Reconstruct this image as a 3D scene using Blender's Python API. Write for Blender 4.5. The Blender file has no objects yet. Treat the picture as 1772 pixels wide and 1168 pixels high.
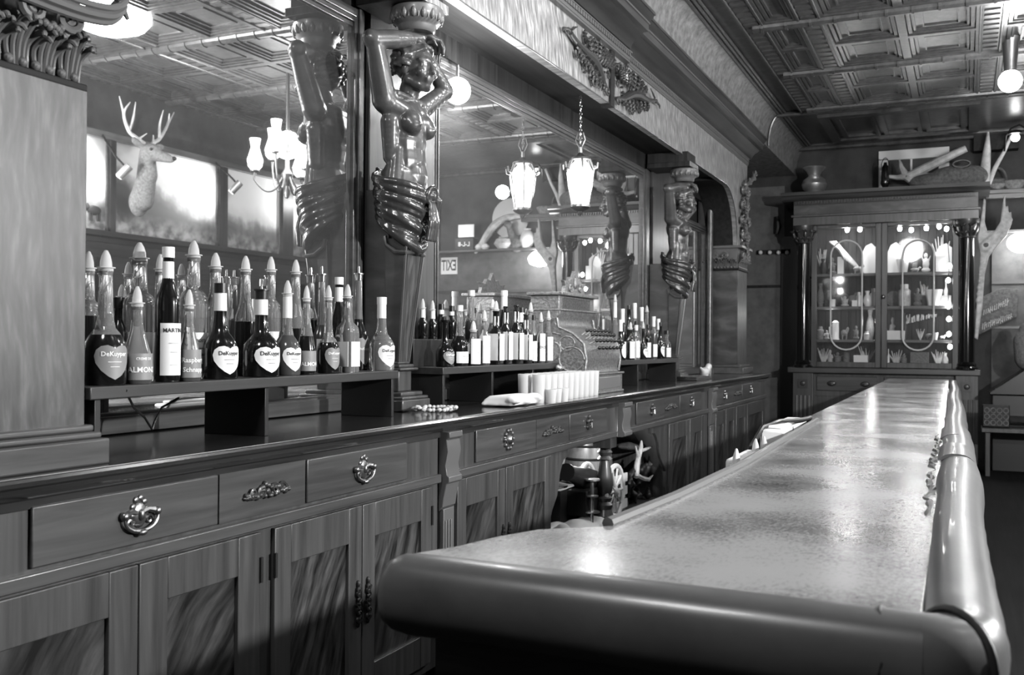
import bpy, bmesh, math, random
from mathutils import Vector, Matrix
R_ = math.radians
sc = bpy.context.scene
col = sc.collection
random.seed(7)
# ------------------------------------------------------------------ camera, world, exposure
F, CX, CY, EYE = 1700.0, 886.0, 584.0, 1.47
RIGHT = Vector((0.90832, 0.41822, 0.00701)).normalized()
FWD = Vector((-0.41825, 0.90831, 0.00552)).normalized()
DOWN = FWD.cross(RIGHT).normalized()
RIGHT = DOWN.cross(FWD).normalized()
EYEP = Vector((0, 0, EYE))
cam = bpy.data.cameras.new('camera'); camo = bpy.data.objects.new('camera', cam); col.objects.link(camo)
cam.sensor_width = 36.0; cam.lens = 36.0 * F / 1772.0; cam.clip_start = 0.05; cam.clip_end = 60
M = Matrix((RIGHT, -DOWN, -FWD)).transposed().to_4x4(); M.translation = EYEP
camo.matrix_world = M
cam.dof.use_dof = True; cam.dof.focus_distance = 4.0; cam.dof.aperture_fstop = 5.6
sc.camera = camo
w = bpy.data.worlds.new('dim_room'); sc.world = w; w.use_nodes = True
w.node_tree.nodes['Background'].inputs[0].default_value = (.5, .5, .5, 1)
w.node_tree.nodes['Background'].inputs[1].default_value = 0.012
sc.view_settings.view_transform = 'Standard'; sc.view_settings.look = 'None'
sc.view_settings.gamma = 1.0; sc.view_settings.use_curve_mapping = False
sc.view_settings.exposure = 0.9
cy = sc.cycles
cy.max_bounces = 10; cy.diffuse_bounces = 2; cy.glossy_bounces = 4; cy.transmission_bounces = 8
cy.transparent_max_bounces = 24; cy.caustics_reflective = False; cy.caustics_refractive = False
cy.sample_clamp_indirect = 4.0

def ray(u, v):
    return RIGHT * ((u - CX) / F) + DOWN * ((v - CY) / F) + FWD
def at(u, v, x=None, y=None, z=None):
    "world point seen at pixel (u, v) on the plane x, y or z = const"
    d = ray(u, v)
    t = x / d.x if x is not None else y / d.y if y is not None else (z - EYE) / d.z
    return EYEP + d * t
def yy(u, x=-2.05):
    d = ray(u, 600); return x * d.y / d.x

# lamps assumed out of view, without fixtures; only ceil_c is seen and built
def lamp(name, loc, power, size=.08, spot=None, aim=None, blend=.5):
    l = bpy.data.lights.new(name, 'SPOT' if spot else 'POINT'); l.energy = power; l.shadow_soft_size = size
    if spot: l.spot_size = R_(spot); l.spot_blend = blend
    o = bpy.data.objects.new(name, l); col.objects.link(o); o.location = loc
    if aim is not None: o.rotation_euler = (Vector(aim) - Vector(loc)).to_track_quat('-Z', 'Y').to_euler()
    return o
LAMPS = dict(
    side_lamp_a=((2.55, 3.2, 2.42), 640), side_lamp_b=((2.55, 5.7, 2.42), 170),  # unseen side lamps, added to throw the bar's shadow onto the cabinets
    ceil_c=((.366, 9.9, 3.74), 45), ceil_d=((-1.25, .3, 3.9), 110))
for k, (p, e) in LAMPS.items(): lamp('light_' + k, p, e, .3 if k == 'ceil_d' else .07)
lamp('light_frieze_spot', (-.1, 4.0, 3.95), 260, .06, 80, (-2.3, 4.7, 3.35), 1.)

# ------------------------------------------------------------------ materials (all grey: the photograph is black and white)
def g(v): return (v, v, v, 1)
class NT:
    def __init__(s, name):
        s.m = bpy.data.materials.new(name); s.m.use_nodes = True; s.t = s.m.node_tree
        s.p = s.t.nodes['Principled BSDF']; s.out = s.t.nodes['Material Output']
    def n(s, kind, **kw):
        nd = s.t.nodes.new(kind)
        for k, v in kw.items():
            if k.startswith('i_'):
                key = k[2:]; key = int(key) if key.isdigit() else key.replace('_', ' ')
                nd.inputs[key].default_value = v
            else: setattr(nd, k, v)
        return nd
    def l(s, a, b): s.t.links.new(a, b)
    def ramp(s, fac, pts):
        r = s.n('ShaderNodeValToRGB'); e = r.color_ramp.elements
        while len(e) < len(pts): e.new(.5)
        for i, (p, c) in enumerate(pts): e[i].position = p; e[i].color = g(c)
        s.l(fac, r.inputs[0]); return r.outputs[0]
    def coord(s, scale=(1, 1, 1), rot=(0, 0, 0)):
        tc = s.n('ShaderNodeTexCoord'); mp = s.n('ShaderNodeMapping')
        mp.inputs['Scale'].default_value = scale; mp.inputs['Rotation'].default_value = rot
        s.l(tc.outputs['Object'], mp.inputs[0]); return mp.outputs[0]
    def bump(s, h, strength=.2, dist=.01):
        b = s.n('ShaderNodeBump', i_Strength=strength, i_Distance=dist); s.l(h, b.inputs['Height']); s.l(b.outputs[0], s.p.inputs['Normal'])
def plain(name, c, rough=.5, metal=0., coat=0., spec=.5):
    t = NT(name); p = t.p.inputs
    p['Base Color'].default_value = g(c); p['Roughness'].default_value = rough; p['Metallic'].default_value = metal
    p['Coat Weight'].default_value = coat; p['Coat Roughness'].default_value = .12; p['Specular IOR Level'].default_value = spec
    return t.m
def mottled(name, c0, c1, scale=20, rough=.5, metal=0., bump=.0, rough2=None, detail=5, stretch=(1, 1, 1), coat=0):
    t = NT(name); nz = t.n('ShaderNodeTexNoise', i_Scale=scale, i_Detail=detail, i_Roughness=.65)
    t.l(t.coord(stretch), nz.inputs['Vector'])
    t.l(t.ramp(nz.outputs[0], [(.3, c0), (.7, c1)]), t.p.inputs['Base Color'])
    t.p.inputs['Roughness'].default_value = rough; t.p.inputs['Metallic'].default_value = metal; t.p.inputs['Coat Weight'].default_value = coat
    if bump: t.bump(nz.outputs[0], bump)
    return t.m
def wood(name, c0, c1, grain='z', rough=.38, coat=.25, scale=1., wave=0.):
    "straight or figured grain running along one axis"
    t = NT(name); st = {'x': (.7, 14, 14), 'y': (14, .7, 14), 'z': (14, 14, .7)}[grain]
    v = t.coord(tuple(q * scale for q in st))
    nz = t.n('ShaderNodeTexNoise', i_Scale=1.6, i_Detail=7, i_Roughness=.62, i_Distortion=.5 + wave); t.l(v, nz.inputs['Vector'])
    n2 = t.n('ShaderNodeTexNoise', i_Scale=1.1, i_Detail=2); t.l(t.coord((1.2, 1.2, 1.2)), n2.inputs['Vector'])
    mx = t.n('ShaderNodeMath', operation='MULTIPLY_ADD'); t.l(n2.outputs[0], mx.inputs[0]); mx.inputs[1].default_value = .5; t.l(nz.outputs[0], mx.inputs[2])
    t.l(t.ramp(mx.outputs[0], [(.5, c0), (.95, c1)]), t.p.inputs['Base Color'])
    p = t.p.inputs; p['Roughness'].default_value = rough; p['Coat Weight'].default_value = coat; p['Coat Roughness'].default_value = .2
    if coat == 0: p['Specular IOR Level'].default_value = .1
    return t.m
def flame(name, c0, c1, rough=.35, tilt=.6, scale=1., warp=.35):
    "flame-figured mahogany veneer: slanting feathery streaks"
    t = NT(name)
    lo = t.n('ShaderNodeTexNoise', i_Scale=2.2, i_Detail=2); t.l(t.coord((1, 1, 1)), lo.inputs['Vector'])
    ad = t.n('ShaderNodeVectorMath', operation='MULTIPLY_ADD'); t.l(lo.outputs[1], ad.inputs[0]); ad.inputs[1].default_value = (warp, warp, warp); t.l(t.coord(), ad.inputs[2])
    mp = t.n('ShaderNodeMapping', vector_type='TEXTURE'); mp.inputs['Rotation'].default_value = (tilt, 0, 0); mp.inputs['Scale'].default_value = (1, 1 / (13 * scale), 1 / (2.2 * scale)); t.l(ad.outputs[0], mp.inputs[0])
    nz = t.n('ShaderNodeTexNoise', i_Scale=1.5, i_Detail=5, i_Roughness=.55); t.l(mp.outputs[0], nz.inputs['Vector'])
    t.l(t.ramp(nz.outputs[0], [(.34, c0), (.52, (c0 + c1) * .42), (.68, c1)]), t.p.inputs['Base Color'])
    t.p.inputs['Roughness'].default_value = rough; t.p.inputs['Coat Weight'].default_value = .15; t.p.inputs['Coat Roughness'].default_value = .35
    return t.m
def thin_glass(name, tint=.92, brighten=0.):
    t = NT(name); tr = t.n('ShaderNodeBsdfTransparent'); tr.inputs[0].default_value = g(tint)
    gl = t.n('ShaderNodeBsdfGlossy'); gl.inputs['Roughness'].default_value = .04; gl.inputs[0].default_value = g(1)
    lw = t.n('ShaderNodeLayerWeight'); lw.inputs[0].default_value = .22
    mx = t.n('ShaderNodeMixShader'); t.l(lw.outputs['Fresnel'], mx.inputs[0]); t.l(tr.outputs[0], mx.inputs[1]); t.l(gl.outputs[0], mx.inputs[2])
    last = mx
    if brighten:
        df = t.n('ShaderNodeBsdfDiffuse'); df.inputs[0].default_value = g(.9)  # white diffuse mixed in so the glass looks brighter
        last = t.n('ShaderNodeMixShader'); last.inputs[0].default_value = brighten; t.l(mx.outputs[0], last.inputs[1]); t.l(df.outputs[0], last.inputs[2])
    t.l(last.outputs[0], t.out.inputs[0]); return t.m
def real_glass(name, glow_mix, tint=1.):
    t = NT(name); gl = t.n('ShaderNodeBsdfGlass'); gl.inputs['Roughness'].default_value = 0.; gl.inputs['IOR'].default_value = 1.4; gl.inputs[0].default_value = g(tint)
    df = t.n('ShaderNodeBsdfDiffuse'); df.inputs[0].default_value = g(.9); mx = t.n('ShaderNodeMixShader'); mx.inputs[0].default_value = glow_mix  # white diffuse share makes the clear necks look luminous
    t.l(gl.outputs[0], mx.inputs[1]); t.l(df.outputs[0], mx.inputs[2]); t.l(mx.outputs[0], t.out.inputs[0]); return t.m
def emit(name, s, c=1.):
    t = NT(name); e = t.n('ShaderNodeEmission'); e.inputs[0].default_value = g(c); e.inputs[1].default_value = s
    t.l(e.outputs[0], t.out.inputs[0]); return t.m
W = dict(
    wood=wood('mahogany', .020, .078), woody=wood('mahogany_lengthwise', .022, .08, 'y'), woodx=wood('mahogany_crosswise', .022, .08, 'x'),
    frieze=flame('quartered_oak_frieze', .11, .42, .4, .25, 2.4, .16), shaft=flame('pilaster_veneer', .018, .085, .42, .06, 2.2, .10),
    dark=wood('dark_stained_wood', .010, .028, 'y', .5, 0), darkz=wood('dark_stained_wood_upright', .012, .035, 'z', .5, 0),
    counter=wood('polished_counter_wood', .014, .04, 'y', .13, .5), trim=wood('moulding_wood', .028, .085, 'y', .3, .4),
    panel=flame('flame_veneer', .004, .07, tilt=-.75, warp=.16, scale=1.2), panel2=flame('flame_veneer_slanted', .005, .09, tilt=-.42, scale=1.7, warp=.12),
    crate=plain('black_painted_wood', .012, .45), cratetop=wood('stand_plank_wood', .016, .04, 'y', .45, .1),
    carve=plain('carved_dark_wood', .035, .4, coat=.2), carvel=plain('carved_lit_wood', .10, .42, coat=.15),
    statue=mottled('bronzed_carving', .038, .075, 9, .3, 0, 0, coat=.35), cloth=plain('bronzed_drapery', .035, .25, coat=.4),
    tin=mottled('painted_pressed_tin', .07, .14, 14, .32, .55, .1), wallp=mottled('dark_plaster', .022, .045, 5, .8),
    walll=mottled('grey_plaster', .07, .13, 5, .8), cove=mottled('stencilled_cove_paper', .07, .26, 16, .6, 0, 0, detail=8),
    floor=wood('floor_boards', .003, .008, 'y', .9, .0), brass=plain('aged_brass', .22, .33, .9), steel=plain('bright_metal', .8, .18, 1.),
    black=plain('black_plastic', .01, .35), white=plain('white_plastic', .8, .45), paper=plain('paper_label', .78, .55), greyp=plain('grey_label', .22, .5),
    ink=plain('dark_print', .03, .6), lit=plain('light_print', .85, .6), cream=plain('aged_ivory', .55, .5), bone=mottled('antler_bone', .3, .6, 12, .55, 0, .15),
    hide=mottled('brown_hide', .06, .16, 30, .9, 0, .3), fur=mottled('pale_fur', .09, .2, 40, .9, 0, .3),
    glass=real_glass('clear_glass', .12), pane=thin_glass('door_glass', .95, .02), frost=thin_glass('brightened_glass', .85, .5),  # the white share in these glasses stands in for their glow
    bdark=plain('dark_bottle_glass', .006, .08, 0, .5), liq=plain('dark_liqueur', .008, .12), liqm=plain('amber_liqueur', .06, .15), liqc=real_glass('clear_spirit', .12, .85),
    padl=mottled('worn_vinyl', .07, .105, 6, .33, 0, .03, coat=.08), cord=plain('seam_piping', .015, .5),
    towel=plain('white_towel', .8, .9), lampg=emit('lit_lamp_glass', 14), bulb=emit('small_bulb', 10), globe=emit('ceiling_globe', 9), lant=emit('lit_lantern_glass', 2.6), dish=emit('opal_ceiling_dish', 34), string=emit('string_bulb', 45), shade=emit('lit_glass_shade', 6.),
    iron=plain('dark_iron', .02, .5, .6), reg=mottled('nickelled_casting', .12, .42, 55, .38, .7, .5, detail=9), egg=plain('glossy_ceramic', .7, .2), nick=plain('polished_nickel', .75, .3, .9))
def mk_mirror():
    t = NT('old_mirror_glass'); p = t.p.inputs
    p['Metallic'].default_value = 1; p['Roughness'].default_value = .012; p['Base Color'].default_value = g(.9)
    df = t.n('ShaderNodeBsdfDiffuse'); df.inputs[0].default_value = g(.8)
    nz = t.n('ShaderNodeTexNoise', i_Scale=2.5, i_Detail=6); t.l(t.coord((1, .5, 2)), nz.inputs['Vector'])
    mx = t.n('ShaderNodeMixShader'); m2 = t.n('ShaderNodeMapRange'); t.l(nz.outputs[0], m2.inputs[0])
    m2.inputs['To Min'].default_value = .012; m2.inputs['To Max'].default_value = .06
    t.l(m2.outputs[0], mx.inputs[0]); t.l(t.p.outputs[0], mx.inputs[1]); t.l(df.outputs[0], mx.inputs[2]); t.l(mx.outputs[0], t.out.inputs[0])
    return t.m
W['mirror'] = mk_mirror()
def mk_bartop():
    t = NT('speckled_bar_top'); v = t.coord((1, 1, 1))
    a = t.n('ShaderNodeTexNoise', i_Scale=70, i_Detail=3, i_Roughness=.7); t.l(t.coord((1.6, .8, 1)), a.inputs['Vector'])
    b = t.n('ShaderNodeTexNoise', i_Scale=3, i_Detail=5); t.l(v, b.inputs['Vector'])
    m_ = t.n('ShaderNodeMath', operation='MULTIPLY_ADD'); t.l(a.outputs[0], m_.inputs[0]); m_.inputs[1].default_value = .75; t.l(b.outputs[0], m_.inputs[2])
    t.l(t.ramp(m_.outputs[0], [(.62, .07), (1.1, .30)]), t.p.inputs['Base Color'])
    t.l(t.ramp(b.outputs[0], [(.3, .14), (.75, .27)]), t.p.inputs['Roughness'])
    t.p.inputs['Specular IOR Level'].default_value = .7
    t.bump(a.outputs[0], .05); return t.m
W['bartop'] = mk_bartop()
# ------------------------------------------------------------------ mesh helpers
class MB:
    def __init__(s): s.v = []; s.f = []
    def add(s, v, f, m=None):
        o = len(s.v); s.v += [Vector(p) if m is None else m @ Vector(p) for p in v]; s.f += [tuple(i + o for i in q) for q in f]; return s
    def box(s, x0, y0, z0, x1, y1, z1, m=None):
        v = [(x, y, z) for x in (x0, x1) for y in (y0, y1) for z in (z0, z1)]
        return s.add(v, [(0, 1, 3, 2), (4, 6, 7, 5), (0, 4, 5, 1), (2, 3, 7, 6), (0, 2, 6, 4), (1, 5, 7, 3)], m)
    def lathe(s, prof, seg=24, c=(0, 0, 0), m=None, power=None, sx=1., sy=1.):
        v = []; f = []; n = len(prof)
        for i in range(seg):
            a = 2 * math.pi * i / seg; ca, sa = math.cos(a), math.sin(a); k = 1.
            if power: k = (abs(ca) ** power + abs(sa) ** power) ** (-1 / power)
            for r, z in prof: v.append((c[0] + r * k * ca * sx, c[1] + r * k * sa * sy, c[2] + z))
        for i in range(seg):
            j = (i + 1) % seg
            for q in range(n - 1): f.append((i * n + q, j * n + q, j * n + q + 1, i * n + q + 1))
        if prof[0][0] > 1e-6: f.append(tuple(i * n for i in reversed(range(seg))))
        if prof[-1][0] > 1e-6: f.append(tuple(i * n + n - 1 for i in range(seg)))
        return s.add(v, f, m)
    def tube(s, pts, r, seg=8, m=None, flat=None, closed=False):
        pts = [Vector(p) for p in pts]; n = len(pts)
        rs = r if isinstance(r, (list, tuple)) else [r] * n
        v = []; f = []; up = None
        for i, p in enumerate(pts):
            a, b = (pts[i - 1], pts[(i + 1) % n]) if closed else (pts[max(i - 1, 0)], pts[min(i + 1, n - 1)])
            t = (b - a).normalized() if (b - a).length > 1e-9 else Vector((0, 0, 1))
            if up is None:
                up = t.cross(Vector((0, 0, 1)) if abs(t.z) < .9 else Vector((1, 0, 0))).normalized()
            up = (up - t * up.dot(t)); up = up.normalized() if up.length > 1e-6 else t.orthogonal().normalized()
            w_ = t.cross(up)
            for k in range(seg):
                an = 2 * math.pi * k / seg
                v.append(p + (up * math.cos(an) + w_ * math.sin(an) * (flat or 1.)) * rs[i])
        for i in range(n if closed else n - 1):
            j = (i + 1) % n
            for k in range(seg):
                l = (k + 1) % seg; f.append((i * seg + k, i * seg + l, j * seg + l, j * seg + k))
        if not closed: f.append(tuple(reversed(range(seg)))); f.append(tuple((n - 1) * seg + k for k in range(seg)))
        return s.add(v, f, m)
    def stube(s, pts, r, seg=8, k=4, m=None):
        "tube through the points along a smooth curve"
        pts = [Vector(p) for p in pts]; n = len(pts); rs = r if isinstance(r, (list, tuple)) else [r] * n; P_ = []; Q = []
        for i in range(n - 1):
            a, b, c, d = pts[max(i - 1, 0)], pts[i], pts[i + 1], pts[min(i + 2, n - 1)]
            for j in range(k):
                t = j / k; P_.append(.5 * (2 * b + (c - a) * t + (2 * a - 5 * b + 4 * c - d) * t * t + (3 * b - a - 3 * c + d) * t ** 3)); Q.append(rs[i] + (rs[i + 1] - rs[i]) * t)
        return s.tube(P_ + [pts[-1]], Q + [rs[-1]], seg, m)
    def ball(s, c, r, m=None, seg=14, rings=8):
        r = (r, r, r) if not isinstance(r, (tuple, list)) else r
        v = [(0, 0, -1)]; f = []
        for i in range(1, rings):
            a = math.pi * i / rings - math.pi / 2
            for k in range(seg): b = 2 * math.pi * k / seg; v.append((math.cos(a) * math.cos(b), math.cos(a) * math.sin(b), math.sin(a)))
        v.append((0, 0, 1)); e = len(v) - 1
        for k in range(seg):
            l = (k + 1) % seg; f.append((0, 1 + l, 1 + k)); f.append((e, 1 + (rings - 2) * seg + k, 1 + (rings - 2) * seg + l))
            for i in range(rings - 2): f.append((1 + i * seg + k, 1 + i * seg + l, 1 + (i + 1) * seg + l, 1 + (i + 1) * seg + k))
        mm = Matrix.Translation(c) @ (m.to_4x4() if m is not None else Matrix.Identity(4)) @ Matrix.Diagonal((*r, 1))
        return s.add(v, f, mm)
    def limb(s, p0, p1, r0, r1, n=7):
        p0, p1 = Vector(p0), Vector(p1)
        for i in range(n + 1): t = i / n; s.ball(p0.lerp(p1, t), r0 + (r1 - r0) * t, seg=12, rings=8)
        return s
    def prism(s, poly, ax, a, b, m=None):
        n = len(poly)
        P = {'x': lambda p, q: (q, p[0], p[1]), 'y': lambda p, q: (p[0], q, p[1]), 'z': lambda p, q: (p[0], p[1], q)}[ax]
        v = [P(p, a) for p in poly] + [P(p, b) for p in poly]
        f = [tuple(range(n)), tuple(reversed(range(n, 2 * n)))] + [(i, i + n, (i + 1) % n + n, (i + 1) % n) for i in range(n)]
        return s.add(v, f, m)
    def frustum(s, lo, z0, hi, z1):
        (a, b, c, d), (e, f_, h, i) = lo, hi
        v = [(a, b, z0), (c, b, z0), (c, d, z0), (a, d, z0), (e, f_, z1), (h, f_, z1), (h, i, z1), (e, i, z1)]
        return s.add(v, [(3, 2, 1, 0), (4, 5, 6, 7), (0, 1, 5, 4), (1, 2, 6, 5), (2, 3, 7, 6), (3, 0, 4, 7)])
    def mesh(s, name, off=None):
        me = bpy.data.meshes.new(name)
        me.from_pydata([(p - off) if off is not None else p for p in s.v], [], s.f); me.update()
        bm = bmesh.new(); bm.from_mesh(me); bmesh.ops.recalc_face_normals(bm, faces=bm.faces); bm.to_mesh(me); bm.free()
        return me
def finish(me, mat, smooth=35):
    if mat is not None and not me.materials: me.materials.append(mat)
    if smooth and me.polygons:
        me.polygons.foreach_set('use_smooth', [True] * len(me.polygons)); me.set_sharp_from_angle(angle=R_(smooth))
def bev(o, wd):
    b = o.modifiers.new('edge', 'BEVEL'); b.width = wd; b.segments = 2; b.limit_method = 'ANGLE'; b.angle_limit = R_(50)
def mkobj(name, src, mat, parent=None, off=None, bevel=0, smooth=35):
    me = src if isinstance(src, bpy.types.Mesh) else src.mesh(name, off)
    finish(me, mat, smooth)
    o = bpy.data.objects.new(name, me); col.objects.link(o)
    if parent is not None: o.parent = parent
    if bevel: bev(o, bevel)
    return o
def tag(o, label, cat, group=None):
    o['label'] = label; o['category'] = cat
    if group: o['group'] = group
    return o
class Thing:
    "an Empty at the thing's base that parents its parts; meshes are written in world coordinates unless local=True"
    def __init__(s, name, label, cat, loc, rot=0, group=None):
        s.o = bpy.data.objects.new(name, None); col.objects.link(s.o); s.loc = Vector(loc); s.o.location = s.loc; s.o.rotation_euler.z = rot
        s.o.empty_display_size = .05
        tag(s.o, label, cat, group)
    def part(s, name, src, mat, parent=None, bevel=0, smooth=35, local=False, label=None):
        o = mkobj(name, src, mat, parent or s.o, None if local or isinstance(src, bpy.types.Mesh) else s.loc, bevel, smooth)
        if label: o['label'] = label
        return o
def solo(name, src, mat, label, cat, loc=None, group=None, bevel=0, smooth=35):
    off = Vector(loc) if loc is not None else None
    o = mkobj(name, src, mat, None, off, bevel, smooth)
    if off is not None: o.location = off
    return tag(o, label, cat, group)
def struct(name, src, mat, parent=None, bevel=0, smooth=35):
    o = mkobj(name, src, mat, parent, None, bevel, smooth)
    if parent is None: o['kind'] = 'structure'
    return o
def fuse(mb, voxel, smooth_it=3, factor=.5, name='body', off=None, decimate=0):
    "one continuous skin over overlapping masses"
    me = mb.mesh(name, off); o = bpy.data.objects.new('tmp', me); col.objects.link(o)
    r = o.modifiers.new('r', 'REMESH'); r.mode = 'VOXEL'; r.voxel_size = voxel
    if smooth_it: s = o.modifiers.new('s', 'SMOOTH'); s.iterations = smooth_it; s.factor = factor
    if decimate: d = o.modifiers.new('d', 'DECIMATE'); d.ratio = decimate
    bpy.context.view_layer.update(); dg = bpy.context.evaluated_depsgraph_get()
    out = bpy.data.meshes.new_from_object(o.evaluated_get(dg)); bpy.data.objects.remove(o); bpy.data.meshes.remove(me)
    out.name = name; return out
_tx = {}
def text_pts(s, size, bold=0.):
    "vertices and faces of a word, centred, in its own plane"
    k = (s, bold)
    if k not in _tx:
        c = bpy.data.curves.new('w', 'FONT'); c.body = s; c.size = 1; c.align_x = 'CENTER'; c.align_y = 'CENTER'; c.offset = bold; c.resolution_u = 2
        o = bpy.data.objects.new('w', c); col.objects.link(o); bpy.context.view_layer.update()
        me = bpy.data.meshes.new_from_object(o.evaluated_get(bpy.context.evaluated_depsgraph_get()))
        _tx[k] = ([v.co.copy() for v in me.vertices], [tuple(p.vertices) for p in me.polygons])
        bpy.data.objects.remove(o); bpy.data.curves.remove(c); bpy.data.meshes.remove(me)
    v, f = _tx[k]; return [(p.x * size, p.y * size) for p in v], f
def spiral(c, ex, ez, r0, turns, n=22, ph=0., sgn=1, dep=Vector((0, 0, 0))):
    return [Vector(c) + ex * (r0 * (1 - .85 * i / n) * math.cos(ph + sgn * turns * 6.283 * i / n)) + ez * (r0 * (1 - .85 * i / n) * math.sin(ph + sgn * turns * 6.283 * i / n)) + dep * (i / n) for i in range(n + 1)]
def leaf(mb, p, d, nrm, L, wd, curl=.4, lobes=3):
    "one carved acanthus leaf: a fat midrib with side lobes"
    p, d, nrm = Vector(p), Vector(d).normalized(), Vector(nrm); sd = d.cross(nrm).normalized()
    pts = [p + d * (L * t) + nrm * (curl * L * math.sin(t * 2.6) * .5) for t in (0, .25, .5, .75, 1)]
    mb.stube(pts, [wd * q for q in (.34, .42, .38, .28, .1)], 6, 2)
    for i in range(lobes):
        t = .15 + .6 * i / max(lobes - 1, 1); b = p + d * (L * t) + nrm * (curl * L * math.sin(t * 2.6) * .5)
        for s_ in (-1, 1):
            e = b + (sd * s_ * wd + d * wd * .8) * (1 - .45 * t) + nrm * wd * .25
            mb.tube([b, (b + e) / 2 + nrm * wd * .25, e], [wd * .28, wd * .3, wd * .12], 5)
# ------------------------------------------------------------------ the setting
YF, YN, XR, XL, ZC = 14.25, -2.6, 3.0, -2.95, 4.25
struct('floor', MB().box(XL - .1, YN - .1, -.08, XR + .1, YF + .1, 0), W['floor'])
struct('wall_left', MB().box(XL - .12, YN, 0, XL, YF, ZC + .1), W['wallp'])
struct('wall_near', MB().box(XL - .12, YN - .12, 0, XR + .12, YN, ZC + .1), W['wallp'])
struct('wall_right', MB().box(XR, YN, 0, XR + .12, YF, ZC + .1), W['wallp'])
b = MB()
b.box(XL - .12, YF, 0, -1.06, YF + .12, ZC + .1).box(-.20, YF, 0, XR + .12, YF + .12, ZC + .1).box(-1.06, YF, 0, -.20, YF + .12, 3.35).box(-1.06, YF, 4.06, -.20, YF + .12, ZC + .1)
struct('wall_far', b, W['wallp'])
# pressed-tin ceiling: beaded ribs and stepped coffers
def mk_ceiling():
    b = MB(); b.box(XL - .1, YN - .1, ZC, XR + .1, YF + .1, ZC + .08)
    xs = [-1.67, -1.20, .20, 1.60, 2.98]; ys = [8.57 + 1.6 * k for k in range(-7, 3)]
    def frame(x0, x1, y0, y1, z, wd, h):
        b.box(x0, y0, z - h, x1, y0 + wd, z + .01).box(x0, y1 - wd, z - h, x1, y1, z + .01)
        b.box(x0, y0 + wd, z - h, x0 + wd, y1 - wd, z + .01).box(x1 - wd, y0 + wd, z - h, x1, y1 - wd, z + .01)
    for x in xs:
        b.box(x - .085, YN, ZC - .035, x + .085, 12.0, ZC + .01)
        for s in (-1, 1): b.tube([(x + s * .085, YN, ZC - .04), (x + s * .085, 12.0, ZC - .04)], .014, 6)
        y = 2.
        while y < 12: b.box(x - .06, y, ZC - .047, x + .06, y + .07, ZC - .03); y += .14
    for y in ys:
        b.tube([(-1.67, y, ZC - .035), (XR, y, ZC - .035)], .055, 10)
        x = -1.6
        while x < 2.9: b.tube([(x, y, ZC - .035), (x + .022, y, ZC - .035)], .064, 10); x += .2
    for i in range(4):
        x0, x1 = xs[i] + .085, xs[i + 1] - .085
        for j in range(len(ys) - 1):
            y0, y1 = ys[j] + .055, ys[j + 1] - .055
            if y1 < 1: continue
            nx = 1 if i == 0 else 2
            for p in range(nx):
                for q in range(2):
                    a0 = x0 + (x1 - x0) * p / nx; a1 = x0 + (x1 - x0) * (p + 1) / nx; c0 = y0 + (y1 - y0) * q / 2; c1 = y0 + (y1 - y0) * (q + 1) / 2
                    frame(a0, a1, c0, c1, ZC, .035, .045); frame(a0 + .045, a1 - .045, c0 + .045, c1 - .045, ZC, .03, .032)
                    frame(a0 + .085, a1 - .085, c0 + .085, c1 - .085, ZC, .02, .02)
                    if nx > 1: frame(a0 + .16, a1 - .16, c0 + .16, c1 - .16, ZC, .014, .014)
    b.tube([(-2.05, 12.0, ZC - .03), (XR, 12.0, ZC - .03)], .03, 8)
    frame(-1.62, .15, 12.25, 13.85, ZC, .11, .05)
    for k in range(3): frame(-1.45 + .5 * k, -1.0 + .5 * k, 12.45, 13.65, ZC, .05, .035)
    b.box(-2.1, YF - .16, ZC - .05, XR, YF, ZC + .01)
    b.tube([(-2.1, YF - .16, ZC - .05), (XR, YF - .16, ZC - .05)], .035, 8)
    return b
struct('ceiling', mk_ceiling(), W['tin'])
# papered cove over the back bar with its reeded edge
arc = [(-2.17 + .13 * (1 - math.cos(t * 1.5708)), 3.86 + .36 * math.sin(t * 1.5708)) for t in [i / 8 for i in range(9)]]
struct('trim_1', MB().prism([(XL, 3.86)] + arc + [(-2.04, ZC), (XL, ZC)], 'y', YN, YF), W['cove'])
b = MB()
for x, r in ((-2.03, .022), (-1.985, .018), (-1.95, .013)): b.tube([(x, YN, ZC - .015), (x, YF, ZC - .015)], r, 8)
b.tube([(-2.0, 12.0, ZC - .03)] + [(x + .02, 12.0, z) for x, z in reversed(arc)], .016, 8)
struct('trim_2', b, W['tin'])
# far left: chair-rail, grey plaster panel, dark doorway beside the display cabinet
struct('trim_3', MB().box(-2.93, YF - .03, 2.28, -2.3, YF, 2.32).box(-2.93, 13.4, 2.28, -2.9, YF, 2.32), W['darkz'])
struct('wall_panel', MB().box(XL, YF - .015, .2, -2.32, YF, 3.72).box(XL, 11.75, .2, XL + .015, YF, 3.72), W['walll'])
struct('door_1', MB().box(-2.36, YF - .05, 0, -2.06, YF - .005, 3.0), W['black'])
# clerestory window over the cabinet
w1 = struct('window_1', MB().box(-1.07, YF - .05, 3.98, -.19, YF + .02, 4.11).box(-1.07, YF - .05, 3.35, -.95, YF + .02, 4.0).box(-.32, YF - .05, 3.35, -.19, YF + .02, 4.0).box(-.95, YF - .03, 3.35, -.32, YF + .02, 3.45), W['egg'], bevel=.004)
struct('mullion', MB().box(-.67, YF - .03, 3.45, -.645, YF + .01, 3.98), W['egg'], w1)
struct('pane', MB().box(-.95, YF - .005, 3.45, -.32, YF + .005, 3.98), W['black'], w1)
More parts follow.
